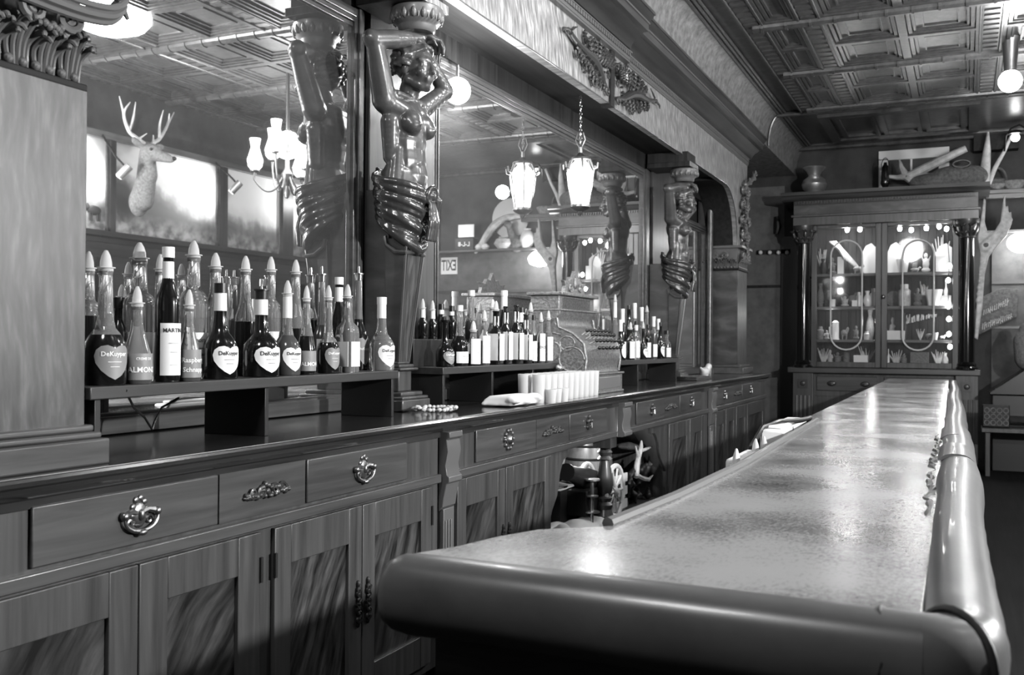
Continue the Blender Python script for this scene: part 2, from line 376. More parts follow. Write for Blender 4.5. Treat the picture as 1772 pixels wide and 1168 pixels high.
# far wall right of the cabinet: lamp-lit board wainscot and shelf ledges
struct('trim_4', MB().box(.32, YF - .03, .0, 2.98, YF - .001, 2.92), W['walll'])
struct('trim_5', MB().box(.24, YF - .28, 2.92, 2.98, YF, 2.955), W['woodx'], bevel=.005)
struct('trim_6', MB().box(.24, YF - .3, 3.42, .98, YF, 3.47).box(.24, YF - .27, 3.36, .98, YF - .2, 3.42), W['woodx'], bevel=.005)
struct('trim_7', MB().box(.1, YF - .2, 4.0, .62, YF, 4.2), W['dark'])
struct('trim_8', MB().box(.32, YF - .05, 2.28, 2.98, YF - .029, 2.32).box(.32, YF - .05, 1.7, 2.98, YF - .029, 1.73), W['woodx'])
# right wall: ledge, mural bays and posts (seen in the mirrors)
b = MB().box(XR - .06, YN, .1, XR, YF - .3, 2.5).box(XR - .13, YN, 2.56, XR, YF - .3, 2.62)
struct('trim_9', b, W['dark'], bevel=.006)
struct('trim_10', MB().box(XR - .08, YN, 3.60, XR, YF - .3, 3.68), W['trim'], bevel=.006)
PY = [yy(188, -8.3), yy(380, -8.3), yy(492, -8.3), yy(600, -8.3)]
for i, (y, wd) in enumerate(zip(PY, (.035, .07, .11, .09))):
    struct(f'trim_{11 + i}', MB().box(XR - .07, y - wd, 2.62, XR, y + wd, 3.6), W['darkz'])
def mural_mat(name, base, amp, fr, dark, slope=0., lake=None):
    t = NT(name); tc = t.n('ShaderNodeTexCoord'); sp = t.n('ShaderNodeSeparateXYZ'); t.l(tc.outputs['Object'], sp.inputs[0])
    nz = t.n('ShaderNodeTexNoise', noise_dimensions='1D', i_Scale=fr, i_Detail=5); t.l(sp.outputs[1], nz.inputs['W'])
    h = t.n('ShaderNodeMath', operation='MULTIPLY_ADD'); t.l(nz.outputs[0], h.inputs[0]); h.inputs[1].default_value = amp; h.inputs[2].default_value = base - amp / 2
    sl = t.n('ShaderNodeMath', operation='MULTIPLY_ADD'); t.l(sp.outputs[1], sl.inputs[0]); sl.inputs[1].default_value = slope; t.l(h.outputs[0], sl.inputs[2])
    d = t.n('ShaderNodeMath', operation='SUBTRACT'); t.l(sp.outputs[2], d.inputs[0]); t.l(sl.outputs[0], d.inputs[1])
    tex = t.n('ShaderNodeTexNoise', i_Scale=6, i_Detail=6); t.l(tc.outputs['Object'], tex.inputs['Vector'])
    dd = t.n('ShaderNodeMath', operation='MULTIPLY_ADD'); t.l(tex.outputs[0], dd.inputs[0]); dd.inputs[1].default_value = .22; t.l(d.outputs[0], dd.inputs[2])
    c = t.ramp(dd.outputs[0], [(0, dark * .35), (.07, dark * .6), (.14, dark * 1.4), (.19, .5), (.34, .62)])
    gnd = t.n('ShaderNodeTexNoise', i_Scale=9, i_Detail=8); t.l(tc.outputs['Object'], gnd.inputs['Vector'])
    gr = t.ramp(gnd.outputs[0], [(.35, .05), (.65, .3)])
    lo = t.n('ShaderNodeMapRange'); lo.inputs['From Min'].default_value = .05; lo.inputs['From Max'].default_value = .25; lo.inputs['To Min'].default_value = 1; lo.inputs['To Max'].default_value = 0
    t.l(sp.outputs[2], lo.inputs[0])
    mx = t.n('ShaderNodeMix', data_type='RGBA'); t.l(lo.outputs[0], mx.inputs['Factor']); t.l(c, mx.inputs[6]); t.l(gr, mx.inputs[7])
    t.l(mx.outputs[2], t.p.inputs['Base Color']); t.p.inputs['Roughness'].default_value = .7; return t.m
MUR = [(6.0, PY[0] - .04, .28, .25, 1.5, .16, 0, 'mountain mural with a grazing animal, left of the thin double post'),
       (PY[0] + .04, PY[1] - .07, .62, .3, 2.2, .2, -.22, 'snowy mountain mural with a dark sloping band, behind the mounted deer head'),  # darker below a line that slopes along the canvas
       (PY[1] + .07, PY[2] - .11, .3, .35, 2.6, .2, 0, 'pale lake and mountain mural right of the dark post'),
       (PY[2] + .11, PY[3] - .09, .18, .12, 2.0, .3, 0, 'nearly blank snowfield mural at the right end of the row')]
for i, (y0, y1, ba, am, fr, dk, sl, lab) in enumerate(MUR):
    t = Thing('mural_painting', lab, 'painting', (XR - .01, y0, 2.63), group='murals along the right wall')
    t.part('canvas', MB().box(XR - .022, y0, 2.63, XR - .001, y1, 3.6), mural_mat(f'painted_landscape_{i}', ba, am, fr, dk, sl))
    t.part('frame', MB().box(XR - .04, y0, 2.62, XR - .001, y0 + .025, 3.6).box(XR - .04, y1 - .025, 2.62, XR - .001, y1, 3.6), W['trim'])
    if i == 0:
        a = MB(); yb = yy(160, -8.3)
        a.ball((XR - .03, yb, 2.83), (.012, .09, .05)).ball((XR - .03, yb - .1, 2.86), (.012, .04, .035))
        for q in (-.06, -.03, .04, .07): a.tube([(XR - .03, yb + q, 2.81), (XR - .03, yb + q, 2.72)], .008, 5)
        t.part('painted_animal', a, W['dark'])
# ------------------------------------------------------------------ back bar: base cabinets
XF = -2.05                                   # plane of the drawer fronts
CT = 1.145                                   # counter height
def pull(th, drawer, y, z, kind):
    b = MB(); x = XF + .006
    ex, ez = Vector((0, 1, 0)), Vector((0, 0, 1))
    if kind == 'bail':
        b.ball((x, y, z), (.010, .028, .036)).ball((x + .01, y, z), (.008, .010, .016))
        for k in range(9):
            a = k * .7; b.ball((x, y + .024 * math.cos(a), z + .012 + .034 * math.sin(a)), (.007, .011, .011), seg=8, rings=6)
        for s in (-1, 1):
            b.tube([(x, y, z + .004), (x + .004, y + s * .03, z + .012), (x + .005, y + s * .052, z + .006)], [.010, .008, .011], 7)
            b.ball((x + .008, y + s * .058, z + .004), .013, seg=10); b.tube(spiral((x + .004, y + s * .034, z - .016), ex, ez, .014, 1.2, 14, 0, s), .004, 5)
        b2 = MB(); b2.tube([(x + .012, y + .060 * math.cos(t), z - .002 - .048 * math.sin(t) * (1 - .15 * math.sin(t))) for t in [math.pi * i / 16 for i in range(17)]], [.0035 + .003 * math.sin(math.pi * i / 16) for i in range(17)], 8)
        b2.ball((x + .016, y, z - .046), (.009, .016, .009), seg=10)
        o = th.part('drawer_pull', b, W['brass'], drawer); th.part('bail', b2, W['brass'], drawer)
    elif kind == 'rosette':
        b.lathe([(.001, 0), (.045, .0), (.047, .006), (.036, .012), (.038, .016), (.026, .016), (.022, .022), (.012, .03), (.001, .03)], 20, m=Matrix.Translation((x - .004, y, z)) @ Matrix.Rotation(R_(90), 4, 'Y'))
        for k in range(10): a = k * .628; b.ball((x + .004, y + .045 * math.cos(a), z + .045 * math.sin(a)), .012, seg=8, rings=6)
        th.part('drawer_pull', b, W['brass'], drawer)
    else:
        b.box(x - .004, y - .026, z - .02, x + .003, y + .026, z + .03)
        for s in (-1, 1): b.ball((x + .01, y + s * .03, z + .012), .012, seg=8); b.ball((x + .004, y + s * .026, z - .022), .011, seg=8)
        b.tube([(x + .012, y - .032, z + .006), (x + .016, y - .024, z - .032), (x + .016, y + .024, z - .032), (x + .012, y + .032, z + .006)], .0055, 6)
        b.ball((x + .004, y, z + .036), .013, seg=8)
        th.part('drawer_pull', b, W['brass'], drawer)
def applique(th, y, z, hw):
    b = MB(); rnd = random.Random(int(y * 100))
    for k in range(17):
        t = -1 + k / 8.; h = .028 * (1 - t * t) + .006
        for q in range(2):
            b.ball((XF + .006, y + t * hw, z - .008 + rnd.uniform(-.2, 1) * h), (rnd.uniform(.008, .014), rnd.uniform(.010, .018) * hw / .13, rnd.uniform(.007, .012)), seg=8, rings=6)
    for s in (-1, 1):
        for q in (.35, .7): b.tube([p for p in spiral((XF + .01, y + s * hw * q, z + .004), Vector((0, 1, 0)), Vector((0, 0, 1)), .02, 1.4, 16, 0, s)], .006, 5)
    th.part('carved_applique', b, W['carve'])
def door(th, y0, y1, z0, z1, fig, hinge=None, pullside=0, top=.12, st=.085):
    d = th.part('door', MB().box(XF - .006, y0, z0, XF + .012, y0 + st, z1).box(XF - .006, y1 - st, z0, XF + .012, y1, z1)
                .box(XF - .006, y0 + st, z1 - top, XF + .0115, y1 - st, z1).box(XF - .006, y0 + st, z0, XF + .0115, y1 - st, z0 + top), W['wood'], bevel=.003)
    th.part('panel', MB().box(XF - .006, y0 + st - .002, z0 + top - .002, XF - .002, y1 - st + .002, z1 - top + .002), W[fig], d)
    if pullside:
        y = y1 - .03 if pullside > 0 else y0 + .03; b = MB(); zc = .50
        for k in range(7): b.tube(spiral((XF + .02, y, zc + .055 - .0185 * k), Vector((0, 1, 0)), Vector((0, 0, 1)), .016, 1.1, 12, k, 1 if k % 2 else -1), .0055, 5); b.ball((XF + .018, y, zc + .055 - .0185 * k), (.009, .010, .010), seg=8, rings=6)
        b.ball((XF + .016, y, zc + .072), (.009, .009, .016), seg=8); b.ball((XF + .016, y, zc - .072), (.009, .009, .016), seg=8)
        th.part('door_pull', b, W['iron'], d)
    if hinge:
        y = y0 if hinge < 0 else y1
        th.part('hinge', MB().tube([(XF + .014, y, .70), (XF + .014, y, .78)], .007, 8).tube([(XF + .014, y, .25), (XF + .014, y, .33)], .007, 8), W['iron'], d)
def drawer(th, y0, y1, pulls, z0=.915, z1=1.065):
    d = th.part('drawer', MB().box(XF - .005, y0 + .004, z0, XF + .006, y1 - .004, z1), W['woody'], bevel=.004)
    for y, k in pulls: pull(th, d, y, .5 * (z0 + z1) + .004, k)
def carcass(th, y0, y1, hollow=None):
    b = MB(); x1 = XF - .006
    if hollow is None: b.box(-2.7, y0, .08, x1, y1, 1.058)
    else:
        h0, h1 = hollow
        if h0 > y0: b.box(-2.7, y0, .08, x1, h0, 1.058)
        if h1 < y1: b.box(-2.7, h1, .08, x1, y1, 1.058)
        b.box(-2.7, h0, .885, x1, h1, 1.058).box(-2.7, h0, .08, x1, h1, .30).box(-2.72, h0, .08, -2.68, h1, 1.058)
    b.box(-2.7, y0, 0, x1 - .05, y1, .08)
    th.part('carcass', b, W['wood'])
    th.part('rail', MB().box(x1, y0, .868, XF + .014, y1, .905), W['woody'], bevel=.004)
def corbel(th, y, w_=.10, full=True):
    b = MB(); y0, y1 = y - w_ / 2, y + w_ / 2; x = XF
    b.prism([(x - .01, 1.085), (x + .045, 1.085), (x + .046, 1.06), (x + .03, 1.05), (x + .038, 1.0), (x + .026, .94), (x + .032, .90), (x + .044, .89), (x + .044, .868), (x + .03, .86)] + ([(x + .018, .80), (x + .012, .76), (x - .01, .74)] if full else [(x - .01, .86)]), 'y', y0, y1)
    if full: b.box(x - .01, y0 + .012, .1, x + .012, y1 - .012, .75)
    for k in range(3 if full else 0): b.box(x + .010, y0 + .022 + .024 * k, .14, x + .018, y0 + .034 + .024 * k, .7)
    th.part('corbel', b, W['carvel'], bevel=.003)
Y = lambda u: yy(u, XF)
# cabinet at the near end
A0, A1 = 1.30, Y(761)
t = Thing('back_bar_cabinet', 'wide near cabinet of the back bar with two bail-handled drawers over four panelled doors', 'cabinet', (-2.3, 2.5, 0), group='back bar base cabinets')
carcass(t, A0, A1)
drawer(t, Y(53), Y(379), [(Y(240), 'bail')]); drawer(t, Y(530), Y(705), [(Y(628), 'bail')])
t.part('field_panel', MB().box(XF - .005, Y(379) + .004, .915, XF + .003, Y(530) - .004, 1.065), W['woody']); applique(t, Y(462), .985, .105)
door(t, A0 + .02, Y(239) - .003, .12, .86, 'panel', hinge=None, st=.10); door(t, Y(240), Y(449), .12, .86, 'panel', hinge=1, st=.105)
door(t, Y(474), Y(625) - .002, .12, .86, 'panel2', hinge=-1, pullside=1, st=.085, top=.13); door(t, Y(626), Y(745), .12, .86, 'panel2', pullside=-1, hinge=1, st=.085, top=.13)
corbel(t, Y(775), .12)
# cabinet with the round pull
B0, B1 = Y(787), Y(1066)
t = Thing('back_bar_cabinet', 'back bar cabinet with one round and one square pull, half open as a display niche', 'cabinet', (-2.3, 4.8, 0), group='back bar base cabinets')
NI0, NI1 = Y(957), Y(1155)
carcass(t, B0, B1, (NI0, B1))
drawer(t, Y(823), Y(928), [(Y(878), 'rosette')]); drawer(t, Y(985), Y(1050), [(Y(1017), 'square')])
t.part('field_panel', MB().box(XF - .005, Y(928) + .004, .915, XF + .003, Y(985) - .004, 1.065), W['woody']); applique(t, Y(956), .985, .13)
door(t, Y(790), Y(873) - .003, .12, .86, 'panel', pullside=1, st=.085, top=.13); door(t, Y(874), Y(952), .12, .86, 'panel2', pullside=-1, st=.085, top=.13)
b = MB()
yb = Y(962)
for s, y in ((1, NI0),):
    b.prism([(y, .868), (y + .26, .868), (y + .25, .82), (y + .19, .81), (y + .14, .74), (y + .10, .62), (y + .03, .55), (y, .50)], 'x', XF - .03, XF - .008)
t.part('scroll_bracket', b, W['wood'], bevel=.004)
corbel(t, Y(1078), .16, False)
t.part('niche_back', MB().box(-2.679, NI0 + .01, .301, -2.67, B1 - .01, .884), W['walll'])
# cabinet right of the niche
C0, C1 = Y(1086), Y(1226)
t = Thing('back_bar_cabinet', 'back bar cabinet right of the display niche, small square pulls', 'cabinet', (-2.3, 7.2, 0), group='back bar base cabinets')
carcass(t, C0 - .05, C1, (C0 - .05, NI1))
drawer(t, Y(1101), Y(1150), [(Y(1127), 'square')]); drawer(t, Y(1176), Y(1213), [(Y(1195), 'square')])
t.part('field_panel', MB().box(XF - .005, Y(1150) + .004, .915, XF + .003, Y(1176) - .004, 1.065), W['woody']); applique(t, Y(1161), .985, .15)
door(t, NI1 + .03, Y(1192), .12, .86, 'panel', st=.09, top=.13); door(t, Y(1193), Y(1217), .12, .86, 'panel2', st=.09, top=.13)
t.part('niche_back', MB().box(-2.679, C0 - .04, .301, -2.67, NI1 - .01, .884), W['walll'])
b = MB(); y = NI1
b.prism([(y, .868), (y - .40, .868), (y - .38, .82), (y - .28, .81), (y - .2, .74), (y - .14, .62), (y - .05, .55), (y, .50)], 'x', XF - .03, XF - .008)
t.part('scroll_bracket', b, W['wood'], bevel=.004)
corbel(t, Y(1231), .16)
# cabinet at the far end
D0, D1 = Y(1235), 11.35
t = Thing('back_bar_cabinet', 'far-end cabinet of the back bar with four narrow doors in shadow', 'cabinet', (-2.3, 9.8, 0), group='back bar base cabinets')
carcass(t, D0, D1)
drawer(t, Y(1238), Y(1268), [(Y(1253), 'square')]); drawer(t, Y(1284), Y(1312), [(Y(1298), 'square')])
t.part('field_panel', MB().box(XF - .005, Y(1268) + .004, .915, XF + .003, Y(1284) - .004, 1.065), W['woody']); applique(t, Y(1276), .985, .16)
e = [Y(1237), Y(1255), Y(1273), Y(1292), D1 - .1]
for k in range(4): door(t, e[k] + .01, e[k + 1] - .01, .12, .86, 'panel' if k % 2 else 'panel2', st=.11, top=.13)
# turned post in the niche
yp = Y(1063)
solo('turned_post', MB().lathe([(.001, 0), (.055, 0), (.055, .16), (.04, .19), (.05, .21), (.032, .24), (.045, .27), (.045, .33), (.06, .36), (.045, .40), (.058, .43), (.04, .45), (.052, .475), (.036, .49), (.05, .52), (.056, .56), (.05, .62), (.034, .70), (.030, .715), (.05, .725), (.034, .745), (.05, .77), (.034, .79), (.052, .81), (.06, .83), (.06, .868), (.001, .868)], 20, (XF - .06, yp, 0)).box(XF - .12, yp - .06, .80, XF - .001, yp + .06, .868),
     W['wood'], 'turned wooden post standing in the open niche of the back bar', 'post', (XF - .06, yp, 0))
# the counter
prof = [(-2.72, 1.06), (-2.05, 1.06), (-2.05, 1.082), (-2.032, 1.09), (-2.018, 1.105), (-2.016, 1.116), (-2.002, 1.124), (-2.0, 1.134), (-2.006, CT), (-2.72, CT)]
t = Thing('counter_top', 'long polished dark wood counter of the back bar with moulded nosing', 'counter', (-2.35, 1.25, 1.06))
t.part('slab', MB().prism(prof, 'y', 1.25, 11.42), W['counter'], smooth=25)
t.part('edge_bead', MB().tube([(-2.004, 1.25, CT - .001), (-2.004, 11.4, CT - .001)], .002, 6), W['brass'])
# ------------------------------------------------------------------ upper back bar
XM = -2.66                                  # mirror plane
MT = 2.97                                   # mirror top
def mirror(y0, y1, z0, z1, label, lw, rw):
    t = Thing('bar_mirror', label, 'mirror', (XM, (y0 + y1) / 2, z0), group='back bar mirrors')
    t.part('mirror_glass', MB().box(XM - .006, y0 - .01, z0, XM, y1 + .01, z1), W['mirror'], smooth=0)
    b = MB()
    for ya, yb in ((y0 - lw, y0), (y1, y1 + rw)):
        n = 4; dy = (yb - ya) / n
        for k in range(n):
            h = (.012, .026, .034, .022)[k if yb == y0 else 3 - k] if lw < .3 else .02
            b.box(XM - .006, ya + dy * k, z0 - .06, XM + h, ya + dy * (k + 1), z1 + .09)
    for k, h in enumerate((.012, .024, .032, .022)): b.box(XM - .006, y0, z1 + .022 * k, XM + h, y1, z1 + .022 * (k + 1))
    b.box(XM - .006, y0, z0 - .06, XM + .03, y1, z0).box(XM - .006, y0, z0 - .06, XM + .018, y1, z0 + .012)
    t.part('frame', b, W['trim'], bevel=.003)
M1, M2a, M2b, M3a, M3b = yy(603, XM), yy(751, XM), yy(1108, XM), yy(1165, XM), 10.88
mirror(1.2, M1, 1.21, MT, 'tall bar mirror left of the larger caryatid, reflecting murals and a chandelier', .05, yy(624, XM) - M1)
mirror(M2a, M2b, 1.21, MT, 'wide central bar mirror behind the cash register, reflecting lanterns and the display cabinet', yy(751, XM) - yy(743, XM), yy(1121, XM) - M2b)
mirror(M3a, M3b, 1.21, 2.7, 'narrow arched bar mirror beyond the farther caryatid', .05, .06)
# pier boards behind the figures and the dark header over the mirrors
P1a, P1b, P2a, P2b = yy(625, XM), yy(743, XM) - .01, yy(1122, XM), yy(1163, XM) - .06
for a, c, lab in ((P1a, P1b, 'flat wooden pier board behind the larger caryatid'), (P2a, P2b, 'flat wooden pier board behind the farther caryatid')):
    solo('pier_board', MB().box(XM - .03, a + .005, CT, XM + .035, c - .005, 3.195), W['wood'], lab, 'pier', (XM, a, CT), bevel=.004)
# entablature
XZ = -2.30
E0, E1 = .6, 10.95
t = Thing('entablature', 'oak-faced entablature with carved griffin scrolls, dentils and cornice above the back bar', 'entablature', (-2.3, 6, 3.1))
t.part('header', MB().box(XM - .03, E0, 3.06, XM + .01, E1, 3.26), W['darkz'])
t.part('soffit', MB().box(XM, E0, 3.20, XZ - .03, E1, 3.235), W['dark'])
yj = yy(1050, XZ)
def arch_poly():
    p = [(E0, 3.17), (yj - .02, 3.17)]
    return p
yA, yB = yy(1255, XZ), 10.98
curve = [(yA + (yB - yA) * math.sin(q * 1.5708) ** 1.15, 3.17 - .62 * (1 - math.cos(q * 1.5708)) ** 1.1) for q in [i / 10 for i in range(11)]]
PR = 11.50
t.part('frieze', MB().prism([(yj + .05, 3.17)] + curve + [(PR, 2.55), (PR, 3.56), (yj + .05, 3.56)], 'x', XZ - .05, XZ), W['frieze'])
t.part('frieze', MB().box(XZ - .05, E0, 3.17, XZ + .012, yj - .03, 3.56), W['frieze'])
t.part('joint_strip', MB().box(XZ - .05, yj - .03, 3.15, XZ + .03, yj + .05, 3.62), W['dark'])
t.part('edge_bead', MB().tube([(XZ + .012, E0, 3.172), (XZ + .012, yj - .03, 3.172)], .005, 8).tube([(XZ, yj + .05, 3.172), (XZ, yA, 3.172)] + [(XZ, p, z + .002) for p, z in curve], .005, 8), W['trim'])
b = MB(); ystep = yy(1077, XZ)
for a, c, x in ((E0, ystep, XZ + .035), (ystep, PR, XZ)):
    b.box(x - .06, a, 3.545, x + .012, c, 3.56).box(x - .06, a, 3.56, x + .016, c, 3.585).box(x - .06, a, 3.612, x + .03, c, 3.625)
    y = a
    while y < c - .02: b.box(x, y, 3.583, x + .027, y + .028, 3.613); y += .044
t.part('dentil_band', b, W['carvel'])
y2 = yy(1117, XZ + .2)
def cornice_part(name, poly, mat, sm=0):
    b = MB().prism([(x + .05 if x > XZ - .05 else x, z) for x, z in poly], 'y', E0, y2).prism(poly, 'y', y2, PR + .1); t.part(name, b, W[mat], smooth=sm)
cornice_part('bed_mould', [(XZ - .06, 3.622), (XZ + .025, 3.622), (XZ + .03, 3.65), (XZ + .06, 3.69), (XZ + .11, 3.72), (XZ + .12, 3.735), (XZ - .06, 3.735)], 'dark', 40)  # dark wood here paints in the shading under the corona
cornice_part('corona', [(XZ - .06, 3.735), (XZ + .16, 3.735), (XZ + .16, 3.785), (XZ - .06, 3.785)], 'woody')
cornice_part('fillet', [(XZ - .06, 3.785), (XZ + .172, 3.785), (XZ + .172, 3.797), (XZ - .06, 3.797)], 'carvel')
cornice_part('crown', [(XZ - .06, 3.797), (XZ + .168, 3.797), (XZ + .172, 3.81), (XZ + .19, 3.825), (XZ + .20, 3.845), (XZ - .06, 3.845)], 'dark', 40)
cornice_part('crown_lip', [(XZ - .06, 3.845), (XZ + .212, 3.845), (XZ + .212, 3.865), (XZ - .06, 3.865)], 'woody')
# carved griffins either side of the joint
def griffin(y0, s, L):
    b = MB(); x = XZ + (.016 if s < 0 else .004); ey, ez, nx = Vector((0, s, 0)), Vector((0, 0, 1)), Vector((1, 0, 0)); O = Vector((x, y0, 3.36))
    P = lambda a, z, o=.012: O + ey * (a * L) + ez * z + nx * o
    b.tube([P(.05, -.12), P(.14, -.10, .02), P(.26, -.03, .03), P(.36, .0, .035), P(.48, .01, .035), P(.6, .03, .03), P(.70, .06, .03)], [.012, .022, .032, .034, .026, .019, .015], 9)
    b.ball(P(.735, .065, .03), (.016, .032, .018)); b.tube([P(.76, .065, .03), P(.81, .055, .03), P(.82, .03, .03)], [.011, .008, .003], 6)
    for k in range(3): b.tube([P(.70, .08, .035), P(.67 - .03 * k, .11 + .01 * k, .035)], [.009, .003], 5)
    for k in range(9): leaf(b, P(.40 - .04 * k, -.02 + .006 * k, .03), ey * (.55 - .2 * k) * L + ez * .8, nx, .17 - .007 * k, .036, .25, 4)
    for k in range(7): leaf(b, P(.14 + .075 * k, -.08 + .015 * k, .02), ey * (.5 - .22 * k) - ez * .8, nx, .10, .03, .25, 3)
    for (a, z, r, tn, sg) in ((.08, .10, .045, 1.6, 1), (.06, -.13, .036, 1.5, -1), (.45, .10, .034, 1.5, 1), (.58, -.03, .03, 1.4, -1), (.2, .15, .028, 1.3, 1), (.30, -.14, .028, 1.3, -1), (.05, -.02, .03, 1.4, 1), (.33, .13, .026, 1.4, -1), (.46, -.08, .026, 1.4, 1)):
        b.tube(spiral(P(a, z, .02), ey, ez, r, tn, 24, .4, sg), [.009 - .005 * i / 24 for i in range(25)], 6)
    rnd = random.Random(3)
    for k in range(34): b.ball(P(rnd.uniform(.03, .5), rnd.uniform(-.14, .16), .016), (.014, rnd.uniform(.008, .018), rnd.uniform(.007, .015)), seg=8, rings=6)
    return b
t.part('carved_griffin', griffin(yj - .05, -1, 1.15), W['carve'], label='carved griffin facing the near end, left of the joint strip')
t.part('carved_griffin', griffin(yj + .07, 1, 1.35), W['carve'], label='carved griffin facing the far end, right of the joint strip')
# acanthus drop on the far spandrel
b = MB(); nx = Vector((1, 0, 0))
for k in range(9):
    z = 3.30 - .085 * k; y = 11.18 + .04 * math.sin(k * 2.1)
    leaf(b, (XZ + .01, y, z), (0, (-1) ** k * .7, -1), nx, .17, .06, .55, 3)
    b.tube(spiral((XZ + .03, y + .1 * (-1) ** k, z), Vector((0, 1, 0)), Vector((0, 0, 1)), .05, 1.4, 18, 0, (-1) ** k), .014, 6); b.ball((XZ + .04, y, z - .02), .03, seg=8)
leaf(b, (XZ + .02, 11.3, 3.28), (.2, .5, 1), nx, .2, .06, .6, 3)
t.part('acanthus_drop', b, W['carvel'])
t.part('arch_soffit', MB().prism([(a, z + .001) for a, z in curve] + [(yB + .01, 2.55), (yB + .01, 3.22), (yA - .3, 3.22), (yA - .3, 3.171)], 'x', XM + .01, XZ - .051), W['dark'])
# carved capital: acanthus leaves, roll moulding, volutes
def capital(th, y0, y1, x1, z0, faces):
    b = MB(); h = .23
    b.box(XM - .02, y0, z0, x1, y1, z0 + h)
    th.part('capital_block', b, W['carvel'])
    th.part('necking', MB().box(XM - .02, y0 - .012, z0 - .012, x1 + .016, y1 + .014, z0 + .008), W['dark'], bevel=.004)
    b = MB()
    def run(o, e, n, L, sg=1):
        k = 0; o, e, n = Vector(o), Vector(e), Vector(n); N = max(3, round(L / .085))
        ez = Vector((0, 0, .82)); N = max(3, round(L / .075))
        for k in range(N):
            a = o + e * (L * (k + .5) / N); w_ = L / N; h = .125 + .02 * (k % 2)
            for j in (-2, -1, 0, 1, 2):
                bend = .35 * w_ * (1 - (k + .5) / N) if sg else 0
                b.stube([a + e * (j * w_ * .16) + n * .004, a + e * (j * w_ * .2 - bend) + ez * (h * .5) + n * (.016 - .002 * j * j), a + e * (j * w_ * .22 + bend * .3) + ez * (h * (.92 - .05 * j * j)) + n * .032, a + e * (j * w_ * .2 + bend) + ez * (h * (1.02 - .07 * j * j)) + n * .052, a + e * (j * w_ * .17 + bend) + ez * (h * (.93 - .07 * j * j)) + n * .060], [w_ * .085, w_ * .105, w_ * .11, w_ * .10, w_ * .06], 7)
        for k in range(N * 2): b.ball(o + e * (L * (k + .2) / (N * 2)) + n * .012 + ez * .016, (.011, .012, .013), seg=8, rings=6)
        m = max(1, round(L / .26))
        for k in range(m):
            c = o + e * (L * (k + .5) / m) + n * .045 + ez * .175
            for s in (-1, 1): b.tube(spiral(c + e * (s * .052), e, ez, .040, 1.6, 26, 1.57, -s), [.013 - .006 * i / 26 for i in range(27)], 7)
            for j in range(5): b.ball(c + e * (.012 * (j - 2)) + ez * (-.035 - .008 * (j % 2)) + n * .005, .011, seg=8, rings=6)
        top = [o + n * .04 + ez * .20, o + e * (L * .25) + n * .055 + ez * .205, o + e * (L * .8) + n * .065 + ez * .185, o + e * (L * 1.0) + n * .07 + ez * .195, o + e * (L + .055) + n * .07 + ez * .225, o + e * (L + .075) + n * .06 + ez * .26, o + e * (L + .06) + n * .05 + ez * .285]
        if sg:
            for dz, rr_ in ((0, .010), (.02, .013), (.042, .009)): b.stube([p + ez * dz + n * dz * .5 for p in top], rr_, 8)
            for k in range(4):
                a = o + e * (L * (.12 + .24 * k)) + n * .05 + ez * .245
                for j in range(5): b.stube([a + e * (.018 * j), a + e * (.03 * j + .04) + ez * .08 + n * .01, a + e * (.034 * j + .10) + ez * (.13 - .008 * j * j)], [.010, .014, .006], 6)
    for f in faces: run(*f)
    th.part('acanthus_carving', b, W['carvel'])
# near pilaster
t = Thing('pilaster', 'broad veneered pilaster with a carved acanthus capital at the near end of the counter', 'pilaster', (-2.3, 1.55, CT))
px1, py0, py1 = -2.10, 1.0, 1.878
t.part('shaft', MB().box(XM - .02, py0, CT + .10, px1, py1, 2.125), W['shaft'], bevel=.003)
t.part('base', MB().box(XM - .02, py0, CT, -2.045, py1 + .035, CT + .068).box(XM - .02, py0, CT + .068, -2.06, py1 + .022, CT + .085).box(XM - .02, py0, CT + .085, -2.078, py1 + .012, CT + .103), W['woody'], bevel=.006)
capital(t, py0, py1 - .01, px1 - .02, 2.135, [((px1 - .02, py0 + .1, 2.14), (0, 1, 0), (1, 0, 0), .77)])
t.part('upper_post', MB().box(XM - .02, py0, 2.36, px1 - .06, py1 - .02, 3.19), W['frieze'])
# far pilaster
t = Thing('pilaster', 'veneered pilaster with a carved scroll capital at the far end, under the arch', 'pilaster', (-2.4, 11.2, CT))
qx1, qy0, qy1 = XZ + .01, 10.96, 11.46
t.part('shaft', MB().box(XM - .02, qy0, CT + .10, qx1, qy1, 2.30), W['shaft'], bevel=.004)
t.part('base', MB().box(XM - .02, qy0 - .06, CT, qx1 + .08, qy1, CT + .07).box(XM - .02, qy0 - .03, CT + .07, qx1 + .04, qy1, CT + .1), W['woody'], bevel=.006)
capital(t, qy0 - .03, qy1, qx1, 2.31, [((XM, qy0 - .03, 2.315), (1, 0, 0), (0, -1, 0), qx1 - XM, 0), ((qx1, qy0, 2.315), (0, 1, 0), (1, 0, 0), .45, 0)])
t.part('abacus', MB().box(XM - .02, qy0 - .07, 2.54, qx1 + .06, qy1 + .02, 2.57), W['carvel'], bevel=.004)
solo('arch_colonnette', MB().lathe([(.001, 0), (.055, 0), (.05, .05), (.034, .07), (.034, 1.9), (.001, 1.9)], 14, (XM + .08, 10.86, CT)), W['trim'], 'slim glossy colonnette between the arched mirror and the far pilaster', 'column', (XM + .08, 10.86, CT))
